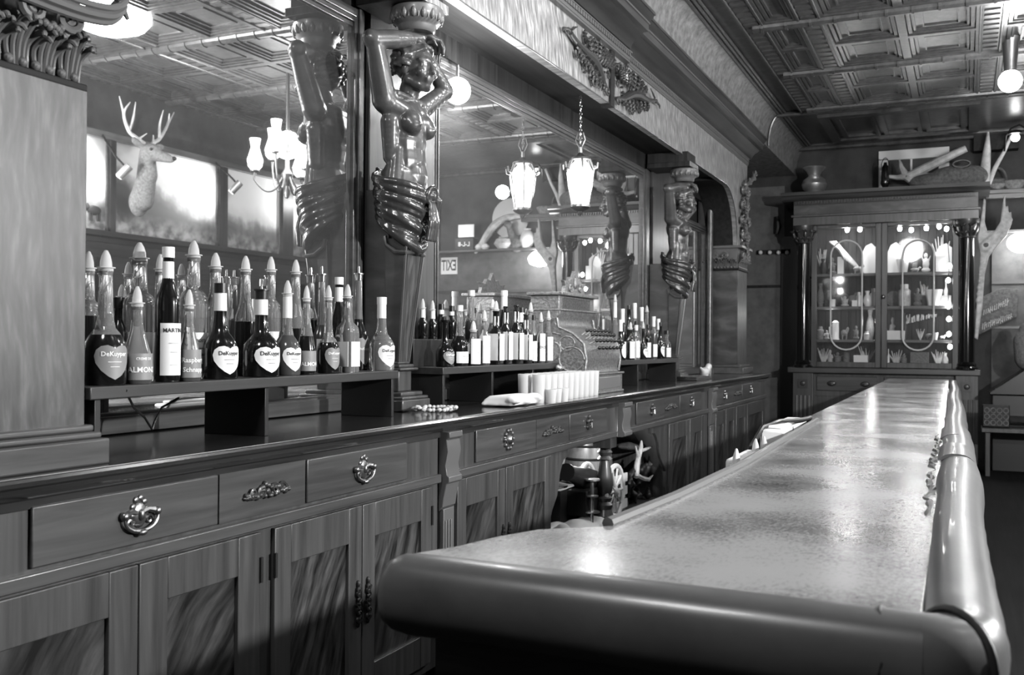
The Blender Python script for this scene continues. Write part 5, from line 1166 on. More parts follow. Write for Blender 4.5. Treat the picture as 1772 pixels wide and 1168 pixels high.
t.part('architrave', MB().box(XA - .03, CY0 - .10, 3.06, XB + .03, CB, 3.18).box(XA - .05, CY0 - .13, 3.17, XB + .05, CB, 3.20), W['wood'], bevel=.006)
t.part('frieze', MB().box(XA - .02, CY0 - .10, 3.20, XB + .02, CB, 3.335), W['shaft'])
b = MB()
for k in range(60): b.box(XA + .0365 * k, CY0 - .125, 3.345, XA + .022 + .0365 * k, CY0 - .10, 3.38)
b.box(XA - .02, CY0 - .10, 3.33, XB + .02, CB, 3.40)
t.part('dentil_band', b, W['carve'])
t.part('cornice', MB().prism([(CB, 3.385), (CY0 - .12, 3.385), (CY0 - .16, 3.40), (CY0 - .20, 3.44), (CY0 - .23, 3.45), (CY0 - .24, 3.49), (CB, 3.49)], 'x', XA - .17, XB + .15), W['woodx'], smooth=20)
# rope loops on the doors
def oval(u0, u1, v0, v1, lab, y=CY0 - .03):
    xa, xb = cx(u0), cx(u1); za, zb = at(u0, v1, y=y).z, at(u0, v0, y=y).z; r = (xb - xa) / 2; xc = (xa + xb) / 2; pts = []
    for i in range(13): q = math.pi * i / 12; pts.append((xc + r * math.cos(q), y, zb - r + r * math.sin(q)))
    for i in range(13): q = math.pi + math.pi * i / 12; pts.append((xc + r * math.cos(q), y, za + r + r * math.sin(q)))
    solo('cane_loop', MB().tube(pts, .011, 8, closed=True), W['cream'], lab, 'loop', (xc, y, zb), 'pale oval loops on the cabinet doors')
oval(1438, 1492, 417, 605, 'long pale oval loop hanging on the left cabinet door')
oval(1562, 1616, 416, 606, 'long pale oval loop hanging on the right cabinet door')
# string lights
t = Thing('string_lights', 'string of small lit bulbs along the top and right inside edge of the display cabinet', 'lights', (-1, CY0 + .06, 3))
bp = [at(u, v, y=CY0 + .05) for u, v in ((1466, 398), (1488, 397), (1557, 396), (1577, 398), (1603, 395), (1625, 392), (1638, 396), (1643, 460), (1641, 485), (1641, 530), (1642, 552), (1642, 578), (1644, 600))]
t.part('cable', MB().tube([p + Vector((0, .02, .03)) for p in bp], .004, 5), W['black'])
for p in bp: t.part('bulb', MB().ball(p, (.026, .026, .032), seg=10, rings=8), W['string'])
lamp('light_cabinet', (-.55, CY0 + .17, 2.92), 3.5, .05); lamp('light_cabinet_left', (-1.45, CY0 + .17, 2.92), 5., .05); lamp('light_cabinet_stile', (-1.62, CY0 + .08, 1.9), 2., .03); lamp('light_cabinet_shelf', (-1.1, CY0 + .08, 1.78), 2., .03); lamp('light_cabinet_low', (-.2, CY0 + .10, 1.80), 2.2, .03); lamp('light_cabinet_mid', (-.2, CY0 + .10, 2.28), 2.5, .03)  # extra point lights added to brighten the curios, besides the bulbs
# curios: (kind, u, shelf, width px, height px, shade, label)
M2 = dict(w=W['egg'], l=W['bone'], m=W['fur'], d=W['hide'], k=W['iron'], s=W['nick'], g=W['glass'])
def curio(kind, u, s, wp, hp, sh, lab, cat, yo=.18, dz=0):
    y = CY0 + yo; x = cx(u, y); z0 = SH[s] + .001 + dz; sc_ = y * .98 / F * 1.0; w_ = wp * sc_; h = hp * sc_; r = w_ / 2; p = Vector((x, y, z0)); b = MB(); rnd = random.Random(int(u * 7 + s)); dep = min(r, .10)
    if kind == 'jar': b.lathe([(.001, 0), (r * .9, 0), (r, h * .1), (r, h * .7), (r * .6, h * .8), (r * .65, h * .86), (r * .65, h), (.001, h)], 16, p)
    elif kind == 'vase': b.lathe([(.001, 0), (r * .6, 0), (r, h * .35), (r * .8, h * .6), (r * .4, h * .8), (r * .6, h), (.001, h)], 16, p)
    elif kind == 'cup': b.lathe([(.001, 0), (r * .7, 0), (r, h), (r * .9, h), (r * .62, h * .12), (.001, h * .1)], 16, p)
    elif kind == 'box': b.box(x - r, y - dep, z0, x + r, y + dep, z0 + h); b.box(x - r * 1.03, y - dep * 1.05, z0 + h * .85, x + r * 1.03, y + dep * 1.05, z0 + h * .9)
    elif kind == 'steinn': b.lathe([(.001, 0), (r, 0), (r * .9, h * .1), (r * .85, h * .85), (r * .95, h * .9), (r * .3, h), (.001, h)], 16, p).tube([p + Vector((-r * .8, 0, h * .2)), p + Vector((-r * 1.5, 0, h * .3)), p + Vector((-r * 1.5, 0, h * .65)), p + Vector((-r * .8, 0, h * .75))], r * .12, 6)
    elif kind == 'plate': b.lathe([(.001, 0), (r, .01), (r, .02), (r * .6, .012), (.001, .012)], 24, m=Matrix.Translation(p + Vector((0, 0, r))) @ Matrix.Rotation(R_(80), 4, 'X'))
    elif kind == 'figure':
        b.ball(p + Vector((0, 0, h * .12)), (r, dep * .7, h * .13)); b.ball(p + Vector((0, 0, h * .42)), (r * .75, dep * .7, h * .32)); b.ball(p + Vector((0, 0, h * .84)), (r * .42, r * .42, h * .15))
        for q in (-1, 1): b.limb(p + Vector((q * r * .6, 0, h * .62)), p + Vector((q * r * rnd.uniform(.7, 1.), -dep * .4, h * rnd.uniform(.25, .95))), r * .22, r * .14, 4)
    elif kind == 'animal':
        b.ball(p + Vector((0, 0, h * .5)), (r * .7, dep * .6, h * .26)); b.ball(p + Vector((r * .75, 0, h * .8)), (r * .25, dep * .35, h * .17))
        b.limb(p + Vector((r * .5, 0, h * .6)), p + Vector((r * .7, 0, h * .78)), h * .13, h * .1, 3)
        for q in (-.5, -.3, .3, .5): b.limb(p + Vector((q * r, (.3 if q in (-.5, .3) else -.3) * dep, h * .45)), p + Vector((q * r, (.3 if q in (-.5, .3) else -.3) * dep, h * .05)), h * .09, h * .06, 4)
    elif kind == 'wing':
        for k in range(9): q = k / 8; b.tube([p + Vector((-r + .15 * r * k * .3, 0, h)), p + Vector((-r * .4 + r * 1.2 * q * .6, .01 * k, h * (.75 - .35 * q))), p + Vector((-r * .1 + r * 1.1 * q, .012 * k, h * (.45 - .42 * q)))], [h * .03, h * .06, h * .02], 6)
    elif kind == 'coral':
        for k in range(7): q = -1 + k / 3; b.tube([p, p + Vector((q * r * .5, 0, h * .4)), p + Vector((q * r + rnd.uniform(-.1, .1) * r, rnd.uniform(-.02, .02), h * rnd.uniform(.7, 1)))], [r * .16, r * .12, r * .05], 6)
    elif kind == 'fan': b.prism([(x - r, z0), (x + r, z0), (x + r, z0 + h * .85), (x + r * .3, z0 + h), (x - r * .5, z0 + h * .92), (x - r, z0 + h * .7)], 'y', y - .01, y + .02)
    elif kind == 'bottle': b.lathe([(.001, 0), (r, 0), (r, h * .55), (r * .35, h * .7), (r * .35, h), (.001, h)], 14, p)
    if kind in ('figure', 'animal'): solo(cat.replace(' ', '_'), fuse(b, max(.006, h / 40), 1, .4, kind, p), M2[sh], lab, cat, p, 'curios in the display cabinet', smooth=80)
    else: solo(cat.replace(' ', '_'), b, M2[sh], lab, cat, p, 'curios in the display cabinet', smooth=45)
CUR = [
 ('coral', 1422, 3, 16, 46, 'l', 'pale twisted horn ornament in the top left corner of the cabinet', 'ornament'), ('vase', 1424, 3, 12, 26, 'k', 'dark little jug at the left end of the top shelf', 'jug', .12),
 ('wing', 1464, 3, 54, 56, 'l', 'outspread pale bird wing on the top shelf of the left door', 'bird wing', .22), ('box', 1455, 3, 10, 30, 'w', 'upright white card standing on the top shelf behind the left loop', 'card', .3),
 ('figure', 1440, 3, 14, 30, 'd', 'dark figurine beside the white card on the top shelf', 'figurine', .25), ('animal', 1484, 3, 22, 16, 'l', 'small pale animal figure at the right of the left top shelf', 'figurine', .14), ('fan', 1504, 3, 22, 52, 'w', 'large white feather fan at the door stile, left door', 'fan', .36),
 ('fan', 1547, 3, 20, 52, 'w', 'large white shell plaque beside the door stile, right door', 'plaque', .34), ('cup', 1562, 3, 20, 22, 'w', 'white cup on the top shelf under the left side of the right loop', 'cup', .12), ('figure', 1583, 3, 10, 24, 'm', 'grey figurine inside the right loop, top shelf', 'figurine', .25), ('figure', 1602, 3, 14, 32, 'w', 'white figurine inside the right loop, top shelf', 'figurine', .2), ('animal', 1583, 3, 20, 9, 'l', 'low pale shell on the top shelf inside the right loop', 'shell', .1),
 ('box', 1628, 3, 15, 25, 'w', 'white packet at the right end of the top shelf', 'packet', .14), ('fan', 1633, 3, 24, 48, 'w', 'white cloth-backed panel behind the white packet', 'panel', .4), ('coral', 1628, 3, 26, 66, 'l', 'branching horn ornament hanging in the top right corner', 'ornament', .46),
 ('vase', 1420, 2, 12, 40, 'm', 'grey vase at the left end of the second shelf', 'vase'), ('steinn', 1433, 2, 14, 30, 'd', 'brown stein left of the white tag, second shelf', 'stein'), ('box', 1441, 2, 9, 12, 'w', 'small white tag on the second shelf by the left loop', 'tag', .09), ('plate', 1458, 2, 24, 24, 'd', 'dark round plate inside the left loop, second shelf', 'plate', .38), ('figure', 1462, 2, 14, 18, 'l', 'crouching pale figurine inside the left loop, second shelf', 'figurine', .15), ('animal', 1474, 2, 16, 26, 'm', 'grey horse figurine on the second shelf, left door', 'figurine', .2), ('box', 1479, 2, 8, 10, 'w', 'tiny white box before the grey horse figurine', 'box', .1),
 ('jar', 1486, 2, 10, 24, 'w', 'white jar at the right edge of the left loop', 'jar', .2), ('vase', 1501, 2, 14, 26, 'w', 'round white vase second from the door stile', 'vase', .2), ('jar', 1512, 2, 12, 30, 'w', 'tall white jar touching the door stile, left door', 'jar', .2),
 ('plate', 1547, 2, 26, 26, 'd', 'dark round plate at the left of the right door, second shelf', 'plate', .4), ('jar', 1565, 2, 20, 36, 'l', 'large ribbed pale jar on the second shelf of the right door', 'jar', .22), ('figure', 1588, 2, 14, 30, 'm', 'grey figurine right of the ribbed jar', 'figurine'), ('coral', 1599, 2, 12, 42, 'l', 'white-headed sprig ornament inside the right loop', 'ornament', .3), ('cup', 1616, 2, 27, 26, 'w', 'big white bowl on the second shelf crossed by the right loop', 'bowl', .12), ('box', 1636, 2, 17, 16, 'w', 'white box at the right end of the second shelf', 'box', .14), ('bottle', 1637, 2, 8, 44, 'l', 'thin pale bottle behind the white box at the right end', 'bottle', .35),
 ('jar', 1420, 1, 12, 22, 'm', 'grey pot at the left end of the third shelf', 'pot'), ('steinn', 1446, 1, 13, 32, 'w', 'white-topped stein inside the left loop, third shelf', 'stein', .16), ('figure', 1431, 1, 10, 16, 'l', 'tiny pale figurine left of the white-topped stein', 'figurine', .12), ('animal', 1461, 1, 16, 22, 'm', 'grey animal figurine right of the white-topped stein', 'figurine', .18), ('figure', 1482, 1, 10, 24, 'd', 'brown figurine by the right edge of the left loop, third shelf', 'figurine'), ('vase', 1506, 1, 14, 50, 'm', 'tall vase with white flowers at the right of the left door', 'vase', .3), ('jar', 1500, 1, 9, 14, 'l', 'little pale pot before the tall vase', 'pot', .1),
 ('figure', 1545, 1, 12, 38, 'd', 'dark standing figurine at the left of the right door, third shelf', 'figurine', .3), ('box', 1550, 1, 28, 15, 'w', 'long white box tilted on the third shelf by the door stile', 'box', .12), ('bottle', 1565, 1, 9, 44, 'k', 'black bottle behind the right loop, third shelf', 'bottle', .25), ('coral', 1593, 1, 12, 18, 'l', 'small pale coral sprig inside the right loop, third shelf', 'coral', .15), ('animal', 1608, 1, 16, 14, 'm', 'grey shell right of the coral sprig', 'shell', .15), ('cup', 1619, 1, 9, 12, 'l', 'tiny pale cup at the right edge of the right loop', 'cup', .1), ('animal', 1631, 1, 12, 9, 'w', 'white china piece near the right end of the third shelf', 'china', .1),
 ('coral', 1426, 0, 20, 30, 'l', 'pale branching coral at the left end of the bottom shelf', 'coral'), ('figure', 1437, 0, 12, 26, 'l', 'pale seated figurine next to the coral, bottom shelf', 'figurine', .22), ('figure', 1450, 0, 13, 22, 'm', 'grey figurine in the middle of the left bottom shelf', 'figurine'), ('steinn', 1465, 0, 12, 22, 'd', 'brown mug under the left loop, bottom shelf', 'mug'), ('coral', 1500, 0, 26, 32, 'l', 'pale antler piece behind the white card box', 'antler piece', .3), ('box', 1491, 0, 22, 17, 'w', 'white card box on the bottom shelf of the left door', 'box', .1),
 ('bottle', 1538, 0, 4, 28, 'w', 'thin white candle by the door stile, bottom shelf', 'candle', .12), ('coral', 1552, 0, 26, 28, 'l', 'bent pale antler tines at the left of the right bottom shelf', 'antler piece', .2), ('jar', 1565, 0, 9, 18, 'm', 'grey pot right of the bent tines', 'pot', .12), ('box', 1592, 0, 27, 23, 'm', 'framed tile with a pale ring emblem, bottom shelf', 'tile', .12), ('coral', 1624, 0, 20, 28, 'l', 'forked pale antler tip near the right end of the bottom shelf', 'antler piece', .2), ('vase', 1636, 0, 11, 22, 'l', 'round pale vase at the right end of the bottom shelf', 'vase', .2),
]
for c in CUR: curio(*c)
# pennant banner hung across the third shelf
y = CB - .05; pa, pb = at(1567, 552, y=y), at(1630, 545, y=y)
b = MB().prism([(pa.x, pa.z - .09), (pa.x, pa.z + .09), (pb.x, pb.z + .02), (pb.x, pb.z - .01)], 'y', y, y + .008)
t = Thing('pennant', 'dark pennant with pale lettering pinned behind the third shelf', 'pennant', (pa.x, y, pa.z)); t.part('cloth', b, W['dark'])
b = MB(); rnd = random.Random(1)
for k in range(11):
    f = k / 11; xx = pa.x + (pb.x - pa.x) * (f * .85 + .03); zz = pa.z + (pb.z - pa.z) * f; hh = .065 * (1 - .75 * f)
    for _ in range(3): dx = rnd.uniform(-.012, .015); b.tube([(xx + dx, y - .002, zz - hh), (xx + dx + rnd.uniform(-.01, .015), y - .002, zz + hh * rnd.uniform(.2, 1))], .006, 5)
t.part('pale_lettering', b, W['cream'])
# on top of the cabinet
TOP = 3.491
p = Vector((cx(1408, 13.75), 13.75, TOP))
solo('spittoon', MB().lathe([(.001, 0), (.12, 0), (.125, .015), (.10, .03), (.15, .09), (.165, .15), (.14, .21), (.085, .25), (.075, .27), (.10, .32), (.15, .37), (.148, .378), (.09, .33), (.06, .27), (.001, .26)], 28, p), W['nick'], 'shiny metal spittoon on top of the display cabinet, left side', 'spittoon', p)
p = Vector((cx(1531, 13.85), 13.85, TOP))
t = Thing('dark_lamp', 'dark slim oil lamp standing on the cabinet before the window', 'lamp', p)
t.part('lamp_body', MB().lathe([(.001, 0), (.075, 0), (.075, .02), (.03, .05), (.04, .08), (.06, .12), (.055, .17), (.05, .26), (.045, .34), (.025, .37), (.02, .40), (.001, .40)], 14, p), W['bdark'])
t.part('bail_wire', MB().tube([p + Vector((.055 * math.cos(q), 0, .30 + .16 * math.sin(q))) for q in [math.pi * i / 12 for i in range(13)]], .006, 6), W['iron'])
# hide-covered head with antlers lying on the cabinet
y = 13.85; A_ = lambda u, v, yy_=y: at(u, v, y=yy_)
c = A_(1650, 308); b = MB()
b.ball(A_(1655, 306), (.34, .18, .15)).ball(A_(1630, 312), (.42, .16, .11)).ball(A_(1682, 306), (.2, .17, .15)).limb(A_(1615, 313), A_(1580, 316), .10, .05)
b.box(c.x - .3, y - .12, TOP + .005, c.x + .3, y + .12, TOP + .06)
t = Thing('trophy_head', 'hide-covered animal head lying on the cabinet top with a long white antler', 'trophy', (c.x, y, TOP))
for q in range(len(b.v)): b.v[q].z = max(b.v[q].z, TOP + .004)
t.part('hide', fuse(b, .016, 3, .5, 'hide', Vector((c.x, y, TOP))), W['hide'], smooth=80)
t.part('antler', MB().tube([A_(1570, 306), A_(1600, 292), A_(1635, 274), A_(1672, 257)], [.055, .06, .055, .045], 10).tube([A_(1568, 305), A_(1560, 290), A_(1556, 275)], [.05, .035, .008], 8).tube([A_(1568, 305), A_(1552, 307), A_(1535, 305)], [.05, .03, .02], 8).tube([A_(1570, 306), A_(1582, 315), A_(1600, 314)], [.055, .06, .05], 8).tube([A_(1582, 303), A_(1608, 302)], [.03, .02], 8), W['bone'])
t.part('leather_ring', MB().tube([A_(1664, 283, y - .15) + Vector((.10 * math.cos(q), .02, .045 * math.sin(q))) for q in [i * .4 for i in range(16)]], .018, 7, closed=True), W['carve'])
# upright horns beside the cabinet top
t = Thing('steer_horn', 'tall dark-banded horn standing upright at the right end of the cabinet top', 'horn', A_(1703, 318))
t.part('horn', MB().tube([A_(1704, 318), A_(1705, 290), A_(1708, 260), A_(1710, 228)], [.055, .06, .045, .012], 12), W['bone'])
solo('long_stick', MB().tube([A_(1711, 318, 13.9), A_(1722, 290, 13.9), A_(1738, 262, 13.9), A_(1751, 233, 13.9)], [.03, .028, .022, .018], 8), W['bone'], 'long thin curved horn leaning out to the right of the cabinet top', 'horn', A_(1711, 318, 13.9))
# big palmed moose antler hung beside the cabinet
y = 13.45
t = Thing('moose_antler', 'big pale palmed moose antler hanging beside the right cabinet column', 'antler', A_(1700, 430, y))
b = MB()
ol = [(1686, 585), (1690, 520), (1694, 470), (1696, 440), (1691, 412), (1697, 380), (1702, 343), (1706, 346), (1704, 385), (1709, 403), (1720, 402), (1731, 384), (1737, 338), (1740, 338), (1740, 366), (1745, 352), (1745, 376), (1750, 364), (1751, 386), (1742, 408), (1726, 426), (1711, 444), (1704, 475), (1700, 530), (1692, 588)]
b.prism([((A_(u, v, y)).x, (A_(u, v, y)).z) for u, v in ol], 'y', y - .035, y + .035)
for q in ((1700, 425, 1736, 390), (1702, 430, 1744, 385), (1706, 432, 1750, 380), (1693, 520, 1700, 430)): b.limb(A_(q[0], q[1], y - .03), A_(q[2], q[3], y - .03), .035, .02, 8)
t.part('palm', fuse(b, .012, 2, .5, 'palm', t.loc), W['bone'], smooth=80)
t.part('burr', MB().ball(A_(1706, 424, y - .05), (.035, .02, .03)), W['hide'])
# right of the cabinet
y = 13.9
t = Thing('wire_lamp', 'small lit lamp on a curved wire at the upper right edge', 'lamp', A_(1757, 237, 13.6))
t.part('bulb', MB().ball(A_(1757, 238, 13.6), .05), W['lampg']); t.part('wire', MB().tube([A_(1738, 262, 13.6), A_(1741, 235, 13.6), A_(1750, 222, 13.6), A_(1764, 216, 13.6), A_(1775, 222, 13.6)], .012, 6), W['iron'])
t.part('cap', MB().lathe([(.001, .08), (.06, .07), (.09, .03), (.001, .03)], 14, A_(1757, 236, 13.6)), W['iron'])
t = Thing('wall_lamp', 'bright lamp glowing on the far wall at the right edge of the photo', 'lamp', A_(1765, 418, 14.0))
t.part('globe', MB().ball(A_(1768, 420, 14.0), (.17, .12, .13), seg=18, rings=12), W['lampg']); t.part('bracket', MB().tube([A_(1768, 420, 14.05), A_(1768, 420, 14.22)], .03, 8), W['iron'])
p = A_(1768, 424, 14.0); lamp('light_wall', p + Vector((.0, -.2, 0)), 14, .1)
t = Thing('painted_sign', 'dim framed sign board with two slanting lines of pale lettering beside the cabinet', 'sign', (A_(1725, 535, 14.1)))
poly = [A_(1686, 540, 14.12), A_(1695, 515, 14.12), A_(1735, 498, 14.12), A_(1762, 500, 14.12), A_(1760, 548, 14.12), A_(1692, 580, 14.12)]
t.part('board', MB().prism([(p.x, p.z) for p in poly], 'y', 14.12, 14.2), W['hide'], bevel=.004)
b = MB(); rnd = random.Random(8)
for (u0, v0, u1, v1, n) in ((1702, 541, 1746, 521, 12), (1700, 565, 1752, 546, 15)):
    for k in range(n):
        f = k / n; a = A_(u0 + (u1 - u0) * f, v0 + (v1 - v0) * f, 14.115); hh = rnd.uniform(.03, .05)
        b.tube([a + Vector((0, 0, -hh)), a + Vector((.008, 0, hh))], .005, 5)
        if rnd.random() < .7: b.tube([a + Vector((.0, 0, rnd.uniform(-.03, .03))), a + Vector((.024, 0, rnd.uniform(-.03, .03)))], .004, 5)
t.part('pale_lettering', b, W['bone'])
p = A_(1772, 590, 13.2); b = MB().ball(p, (.12, .1, .14)).ball(p + Vector((.02, 0, .14)), (.08, .08, .08)).limb(p, p + Vector((.05, 0, -.2)), .12, .16)
solo('white_bundle', fuse(b, .02, 3, .5, 'white_bundle', p), W['fur'], 'pale cloth bundle on the dark slanted lid at the right edge', 'bundle', p, smooth=80)
t = Thing('upright_piano', 'black slant-topped piano in shadow at the right edge', 'piano', (.75, 13.1, 0))
t.part('lid', MB().prism([(.27, .93), (.8, 1.32), (1.3, 1.32), (1.3, .9), (.27, .9)], 'y', 12.85, 13.5), W['black'], bevel=.01)
t.part('case', MB().box(.30, 12.9, 0, 1.3, 13.45, .9), W['black'], bevel=.01); t.part('keyboard', MB().box(.3, 12.6, .60, 1.3, 12.9, .66), W['dark'], bevel=.01)
p = A_(1722, 714, 12.45)
t = Thing('wicker_basket', 'dark wicker basket with a latticed front on the ledge right of the bar', 'basket', p)
t.part('body', MB().box(p.x - .13, 12.45, .55, p.x + .15, 12.6, .80), W['iron'], bevel=.01)
b = MB()
for k in range(4):
    for j in range(3): b.tube([(p.x - .085 + .065 * k + .026 * math.cos(q), 12.445, .60 + .07 * j + .028 * math.sin(q)) for q in [i * .628 for i in range(10)]], .008, 5, closed=True)
t.part('lattice', b, W['hide'])
solo('ledge_table', MB().box(.18, 12.3, .50, 1.3, 12.75, .545).box(.22, 12.34, 0, .27, 12.7, .5).box(1.2, 12.34, 0, 1.25, 12.7, .5), W['wood'], 'low dark side table under the wicker basket', 'table', (.7, 12.5, 0), bevel=.004)
t = Thing('teapot', 'round jug with a loop handle on the upper ledge right of the cabinet', 'jug', A_(1724, 330, 14.05))
p = Vector((A_(1725, 330, 14.05).x, 14.05, 3.471)); t.part('body', MB().lathe([(.001, 0), (.09, 0), (.15, .07), (.13, .13), (.05, .16), (.001, .165)], 16, p), W['hide']); t.part('handle', MB().tube([p + Vector((.11 * math.cos(q), 0, .13 + .16 * math.sin(q))) for q in [math.pi * i / 10 for i in range(11)]], .014, 7), W['hide'])
p = Vector((A_(1755, 330, 14.05).x, 14.05, 3.471)); solo('stone_bowl', MB().lathe([(.001, 0), (.12, 0), (.17, .10), (.15, .11), (.10, .03), (.001, .025)], 18, p), W['hide'], 'dark bowl on the upper ledge at the right edge', 'bowl', p)
# coat pegs left of the cabinet
b = None
t = Thing('coat_pegs', 'row of four pale pegs on the grey wall left of the display cabinet', 'coat rack', A_(1338, 437, 14.2))
t.part('rail', MB().box(A_(1310, 437, 14.22).x, 14.2, A_(1310, 437, 14.22).z - .03, A_(1368, 437, 14.22).x, 14.234, A_(1310, 437, 14.22).z + .03), W['darkz'])
for u in (1316, 1332, 1347, 1362): t.part('peg', MB().ball(A_(u, 437, 14.16), (.03, .04, .03)), W['egg'])
solo('wall_strap', MB().tube([A_(1344, 375, 14.2), A_(1346, 392, 14.19), A_(1343, 405, 14.2)], [.03, .05, .03], 8), W['iron'], 'dark strap hanging on the grey wall above the pegs', 'strap', A_(1344, 375, 14.2))
# ------------------------------------------------------------------ what the mirrors show: the rest of the room
def virt(u, v, xr):
    "real point at room depth xr whose mirror image falls on pixel (u, v)"
    p = at(u, v, x=2 * XM - xr); return Vector((xr, p.y, p.z))
# chandelier
def chandelier(c):
    t = Thing('chandelier', 'brass chandelier with tall glass shades, seen in the near mirror', 'chandelier', c)
    b = MB().lathe([(.001, -.35), (.02, -.34), (.035, -.28), (.02, -.22), (.05, -.16), (.06, -.10), (.025, -.04), (.02, .10), (.04, .14), (.02, .2), (.02, ZC - c.z), (.001, ZC - c.z)], 16, c); arms = []
    for k in range(6):
        a = k * 1.047 + .3; d = Vector((math.cos(a), math.sin(a), 0)); R0 = .32 if k % 2 else .26; z0 = -.10 if k % 2 else .06
        b.stube([c + d * .04 + Vector((0, 0, -.12)), c + d * .12 + Vector((0, 0, -.26)), c + d * .22 + Vector((0, 0, -.28 + (z0 + .1) * .6)), c + d * R0 + Vector((0, 0, z0 - .08)), c + d * R0 + Vector((0, 0, z0))], [.011, .010, .009, .009, .016], 8)
        b.lathe([(.012, 0), (.045, .01), (.05, .025), (.001, .025)], 12, c + d * R0 + Vector((0, 0, z0))); arms.append(c + d * R0 + Vector((0, 0, z0 + .025)))
    t.part('frame', b, W['brass'])
    for p in arms: t.part('glass_shade', MB().lathe([(.035, 0), (.07, .04), (.08, .10), (.058, .17), (.04, .23), (.055, .32), (.053, .32), (.038, .23), (.05, .17), (.07, .10)], 14, p), W['shade'])
    return t
cc = virt(497, 285, 1.0); chandelier(cc); lamp('light_chandelier', cc + Vector((0, 0, .2)), 95, .14)
# second small chandelier image at its right is the same fixture's outer arms
# deer head
p = virt(258, 300, 2.78)
t = Thing('deer_head', 'mounted deer head with forked antlers on the right wall, seen in the near mirror', 'deer', Vector((2.92, p.y, p.z)))
b = MB(); h = virt(262, 268, 2.5); nb = virt(246, 345, 2.76); P = Vector
b.limb(nb, nb.lerp(h, .55), .13, .10); b.limb(nb.lerp(h, .55), h + P((.06, 0, .0)), .11, .085); b.ball(h + P((.02, 0, .03)), (.13, .085, .095)); b.limb(h + P((-.02, .02, .01)), h + P((-.20, .06, -.05)), .075, .042); b.ball(h + P((-.22, .065, -.05)), (.035, .04, .035)); b.ball(nb + P((.05, 0, -.03)), (.07, .13, .16))
for s in (-1, 1): b.limb(h + P((.05, s * .07, .07)), h + P((.05, s * .20, .13)), .035, .022); b.ball(h + P((.05, s * .16, .11)), (.02, .075, .045), Matrix.Rotation(s * .4, 3, 'X'))
t.part('head', fuse(b, .014, 3, .5, 'head', t.loc), W['fur'], smooth=80)
t.part('nose', MB().ball(h + P((-.25, .07, -.045)), (.02, .028, .022)), W['iron'])
for s in (-1, 1): t.part('eye', MB().ball(h + P((-.06, s * .075 + .01, .045)), .016), W['bdark'])
for s in (-1, 1):
    a0 = h + P((.05, s * .045, .11)); m1 = a0 + P((.05, s * .17, .11)); m2 = m1 + P((-.02, s * .09, .16)); e = m2 + P((-.06, -s * .03, .12)); f1 = m1 + P((-.03, s * .02, .14)); f2 = m1 + P((-.08, -s * .05, .10))
    t.part('antler', MB().stube([a0, a0 + P((.04, s * .09, .06)), m1, m2, e], [.022, .022, .02, .015, .004], 8).stube([m1, f1 + P((0, -s * .05, 0)), f1 + P((-.04, -s * .04, .16))], [.018, .013, .004], 7).stube([m2, m2 + P((-.02, s * .08, .16))], [.014, .004], 7).stube([a0 + P((.03, s * .06, .04)), f2 + P((0, -s * .12, -.1))], [.016, .004], 6), W['bone'])
# mural spotlights
for i, (u, v, lab) in enumerate(((214, 298, 'cylinder spotlight lighting the murals beside the deer head'), (407, 325, 'cylinder spotlight over the middle of the murals'), (560, 340, 'cylinder spotlight over the far end of the murals'))):
    p = virt(u, v, 2.62); t = Thing('spotlight', lab, 'spotlight', p, group='mural spotlights')
    ax = (P((.25, -.12, -.30))).normalized(); t.part('can', MB().tube([p - ax * .09, p + ax * .07], .045, 16), W['nick']); t.part('lens', MB().tube([p + ax * .068, p + ax * .073], .036, 14), W['bulb'])
    t.part('arm', MB().tube([p - ax * .05, p + P((.1, 0, .16)), P((2.93, p.y, 3.63))], .012, 7), W['iron'])
    lamp('light_spot_%d' % i, p + ax * .09, 42, .03, 125, p + P((.4, -.25, -.05)), .8)
lamp('light_spot_edge', (2.55, 7.0, 3.3), 40, .03, 125, (3.0, 6.9, 3.0), .8)
# lamps out of the frame
def globe_fix(p, lab, small=True):
    p = Vector(p); t = Thing('ceiling_lamp', lab, 'lamp', (p.x, p.y, ZC))
    t.part('globe', MB().ball(p, .10, seg=18, rings=12) if small else MB().lathe([(.001, -.06), (.16, -.045), (.28, .0), (.33, .06), (.33, .10), (.001, .10)], 28, p), W['globe' if small else 'dish']); t.part('canopy', MB().lathe([(.001, ZC - p.z), (.09, ZC - p.z), (.07, ZC - p.z - .05), (.05, .085), (.001, .08)], 16, p), W['brass'])
LAMPS['ceil_b'] = ((1.25, 6.1, 3.9), 0)
for k, lab in (('ceil_c', 'round ceiling lamp by the right edge over the far coffers'), ('ceil_b', 'round ceiling lamp reflected at the top of the near mirror')):
    p = Vector(LAMPS[k][0]); globe_fix(p + Vector((0, 0, .12)) if k == 'ceil_c' else Vector((p.x, p.y, ZC - .13)), lab, k == 'ceil_c')
# objects along the far wall right of the cabinet (seen in the central mirror)
YW = YF
def vw(u, v, y=YF - .1):
    "real point near the far wall whose mirror image falls on pixel (u, v)"
    d = ray(u, v); s = y / d.y; return Vector((2 * XM - d.x * s, y, EYE + d.z * s))
def wallbox(u0, u1, v0, v1, y0, y1):
    a, b_ = vw(u0, v1, y0), vw(u1, v0, y0); return MB().box(min(a.x, b_.x), y0, a.z, max(a.x, b_.x), y1, b_.z), a, b_
b, a, c = wallbox(763, 791, 445, 475, YF - .05, YF - .032)
t = Thing('exit_sign', 'white EXIT sign on the far wall, read backwards in the central mirror', 'sign', ((a.x + c.x) / 2, YF - .03, (a.z + c.z) / 2))
t.part('plate', b, W['white']); v, f = text_pts('EXIT', .17, .02); k = .9 * abs(c.x - a.x) / (max(p_[0] for p_ in v) - min(p_[0] for p_ in v)); kz = .62 * abs(c.z - a.z) / .12
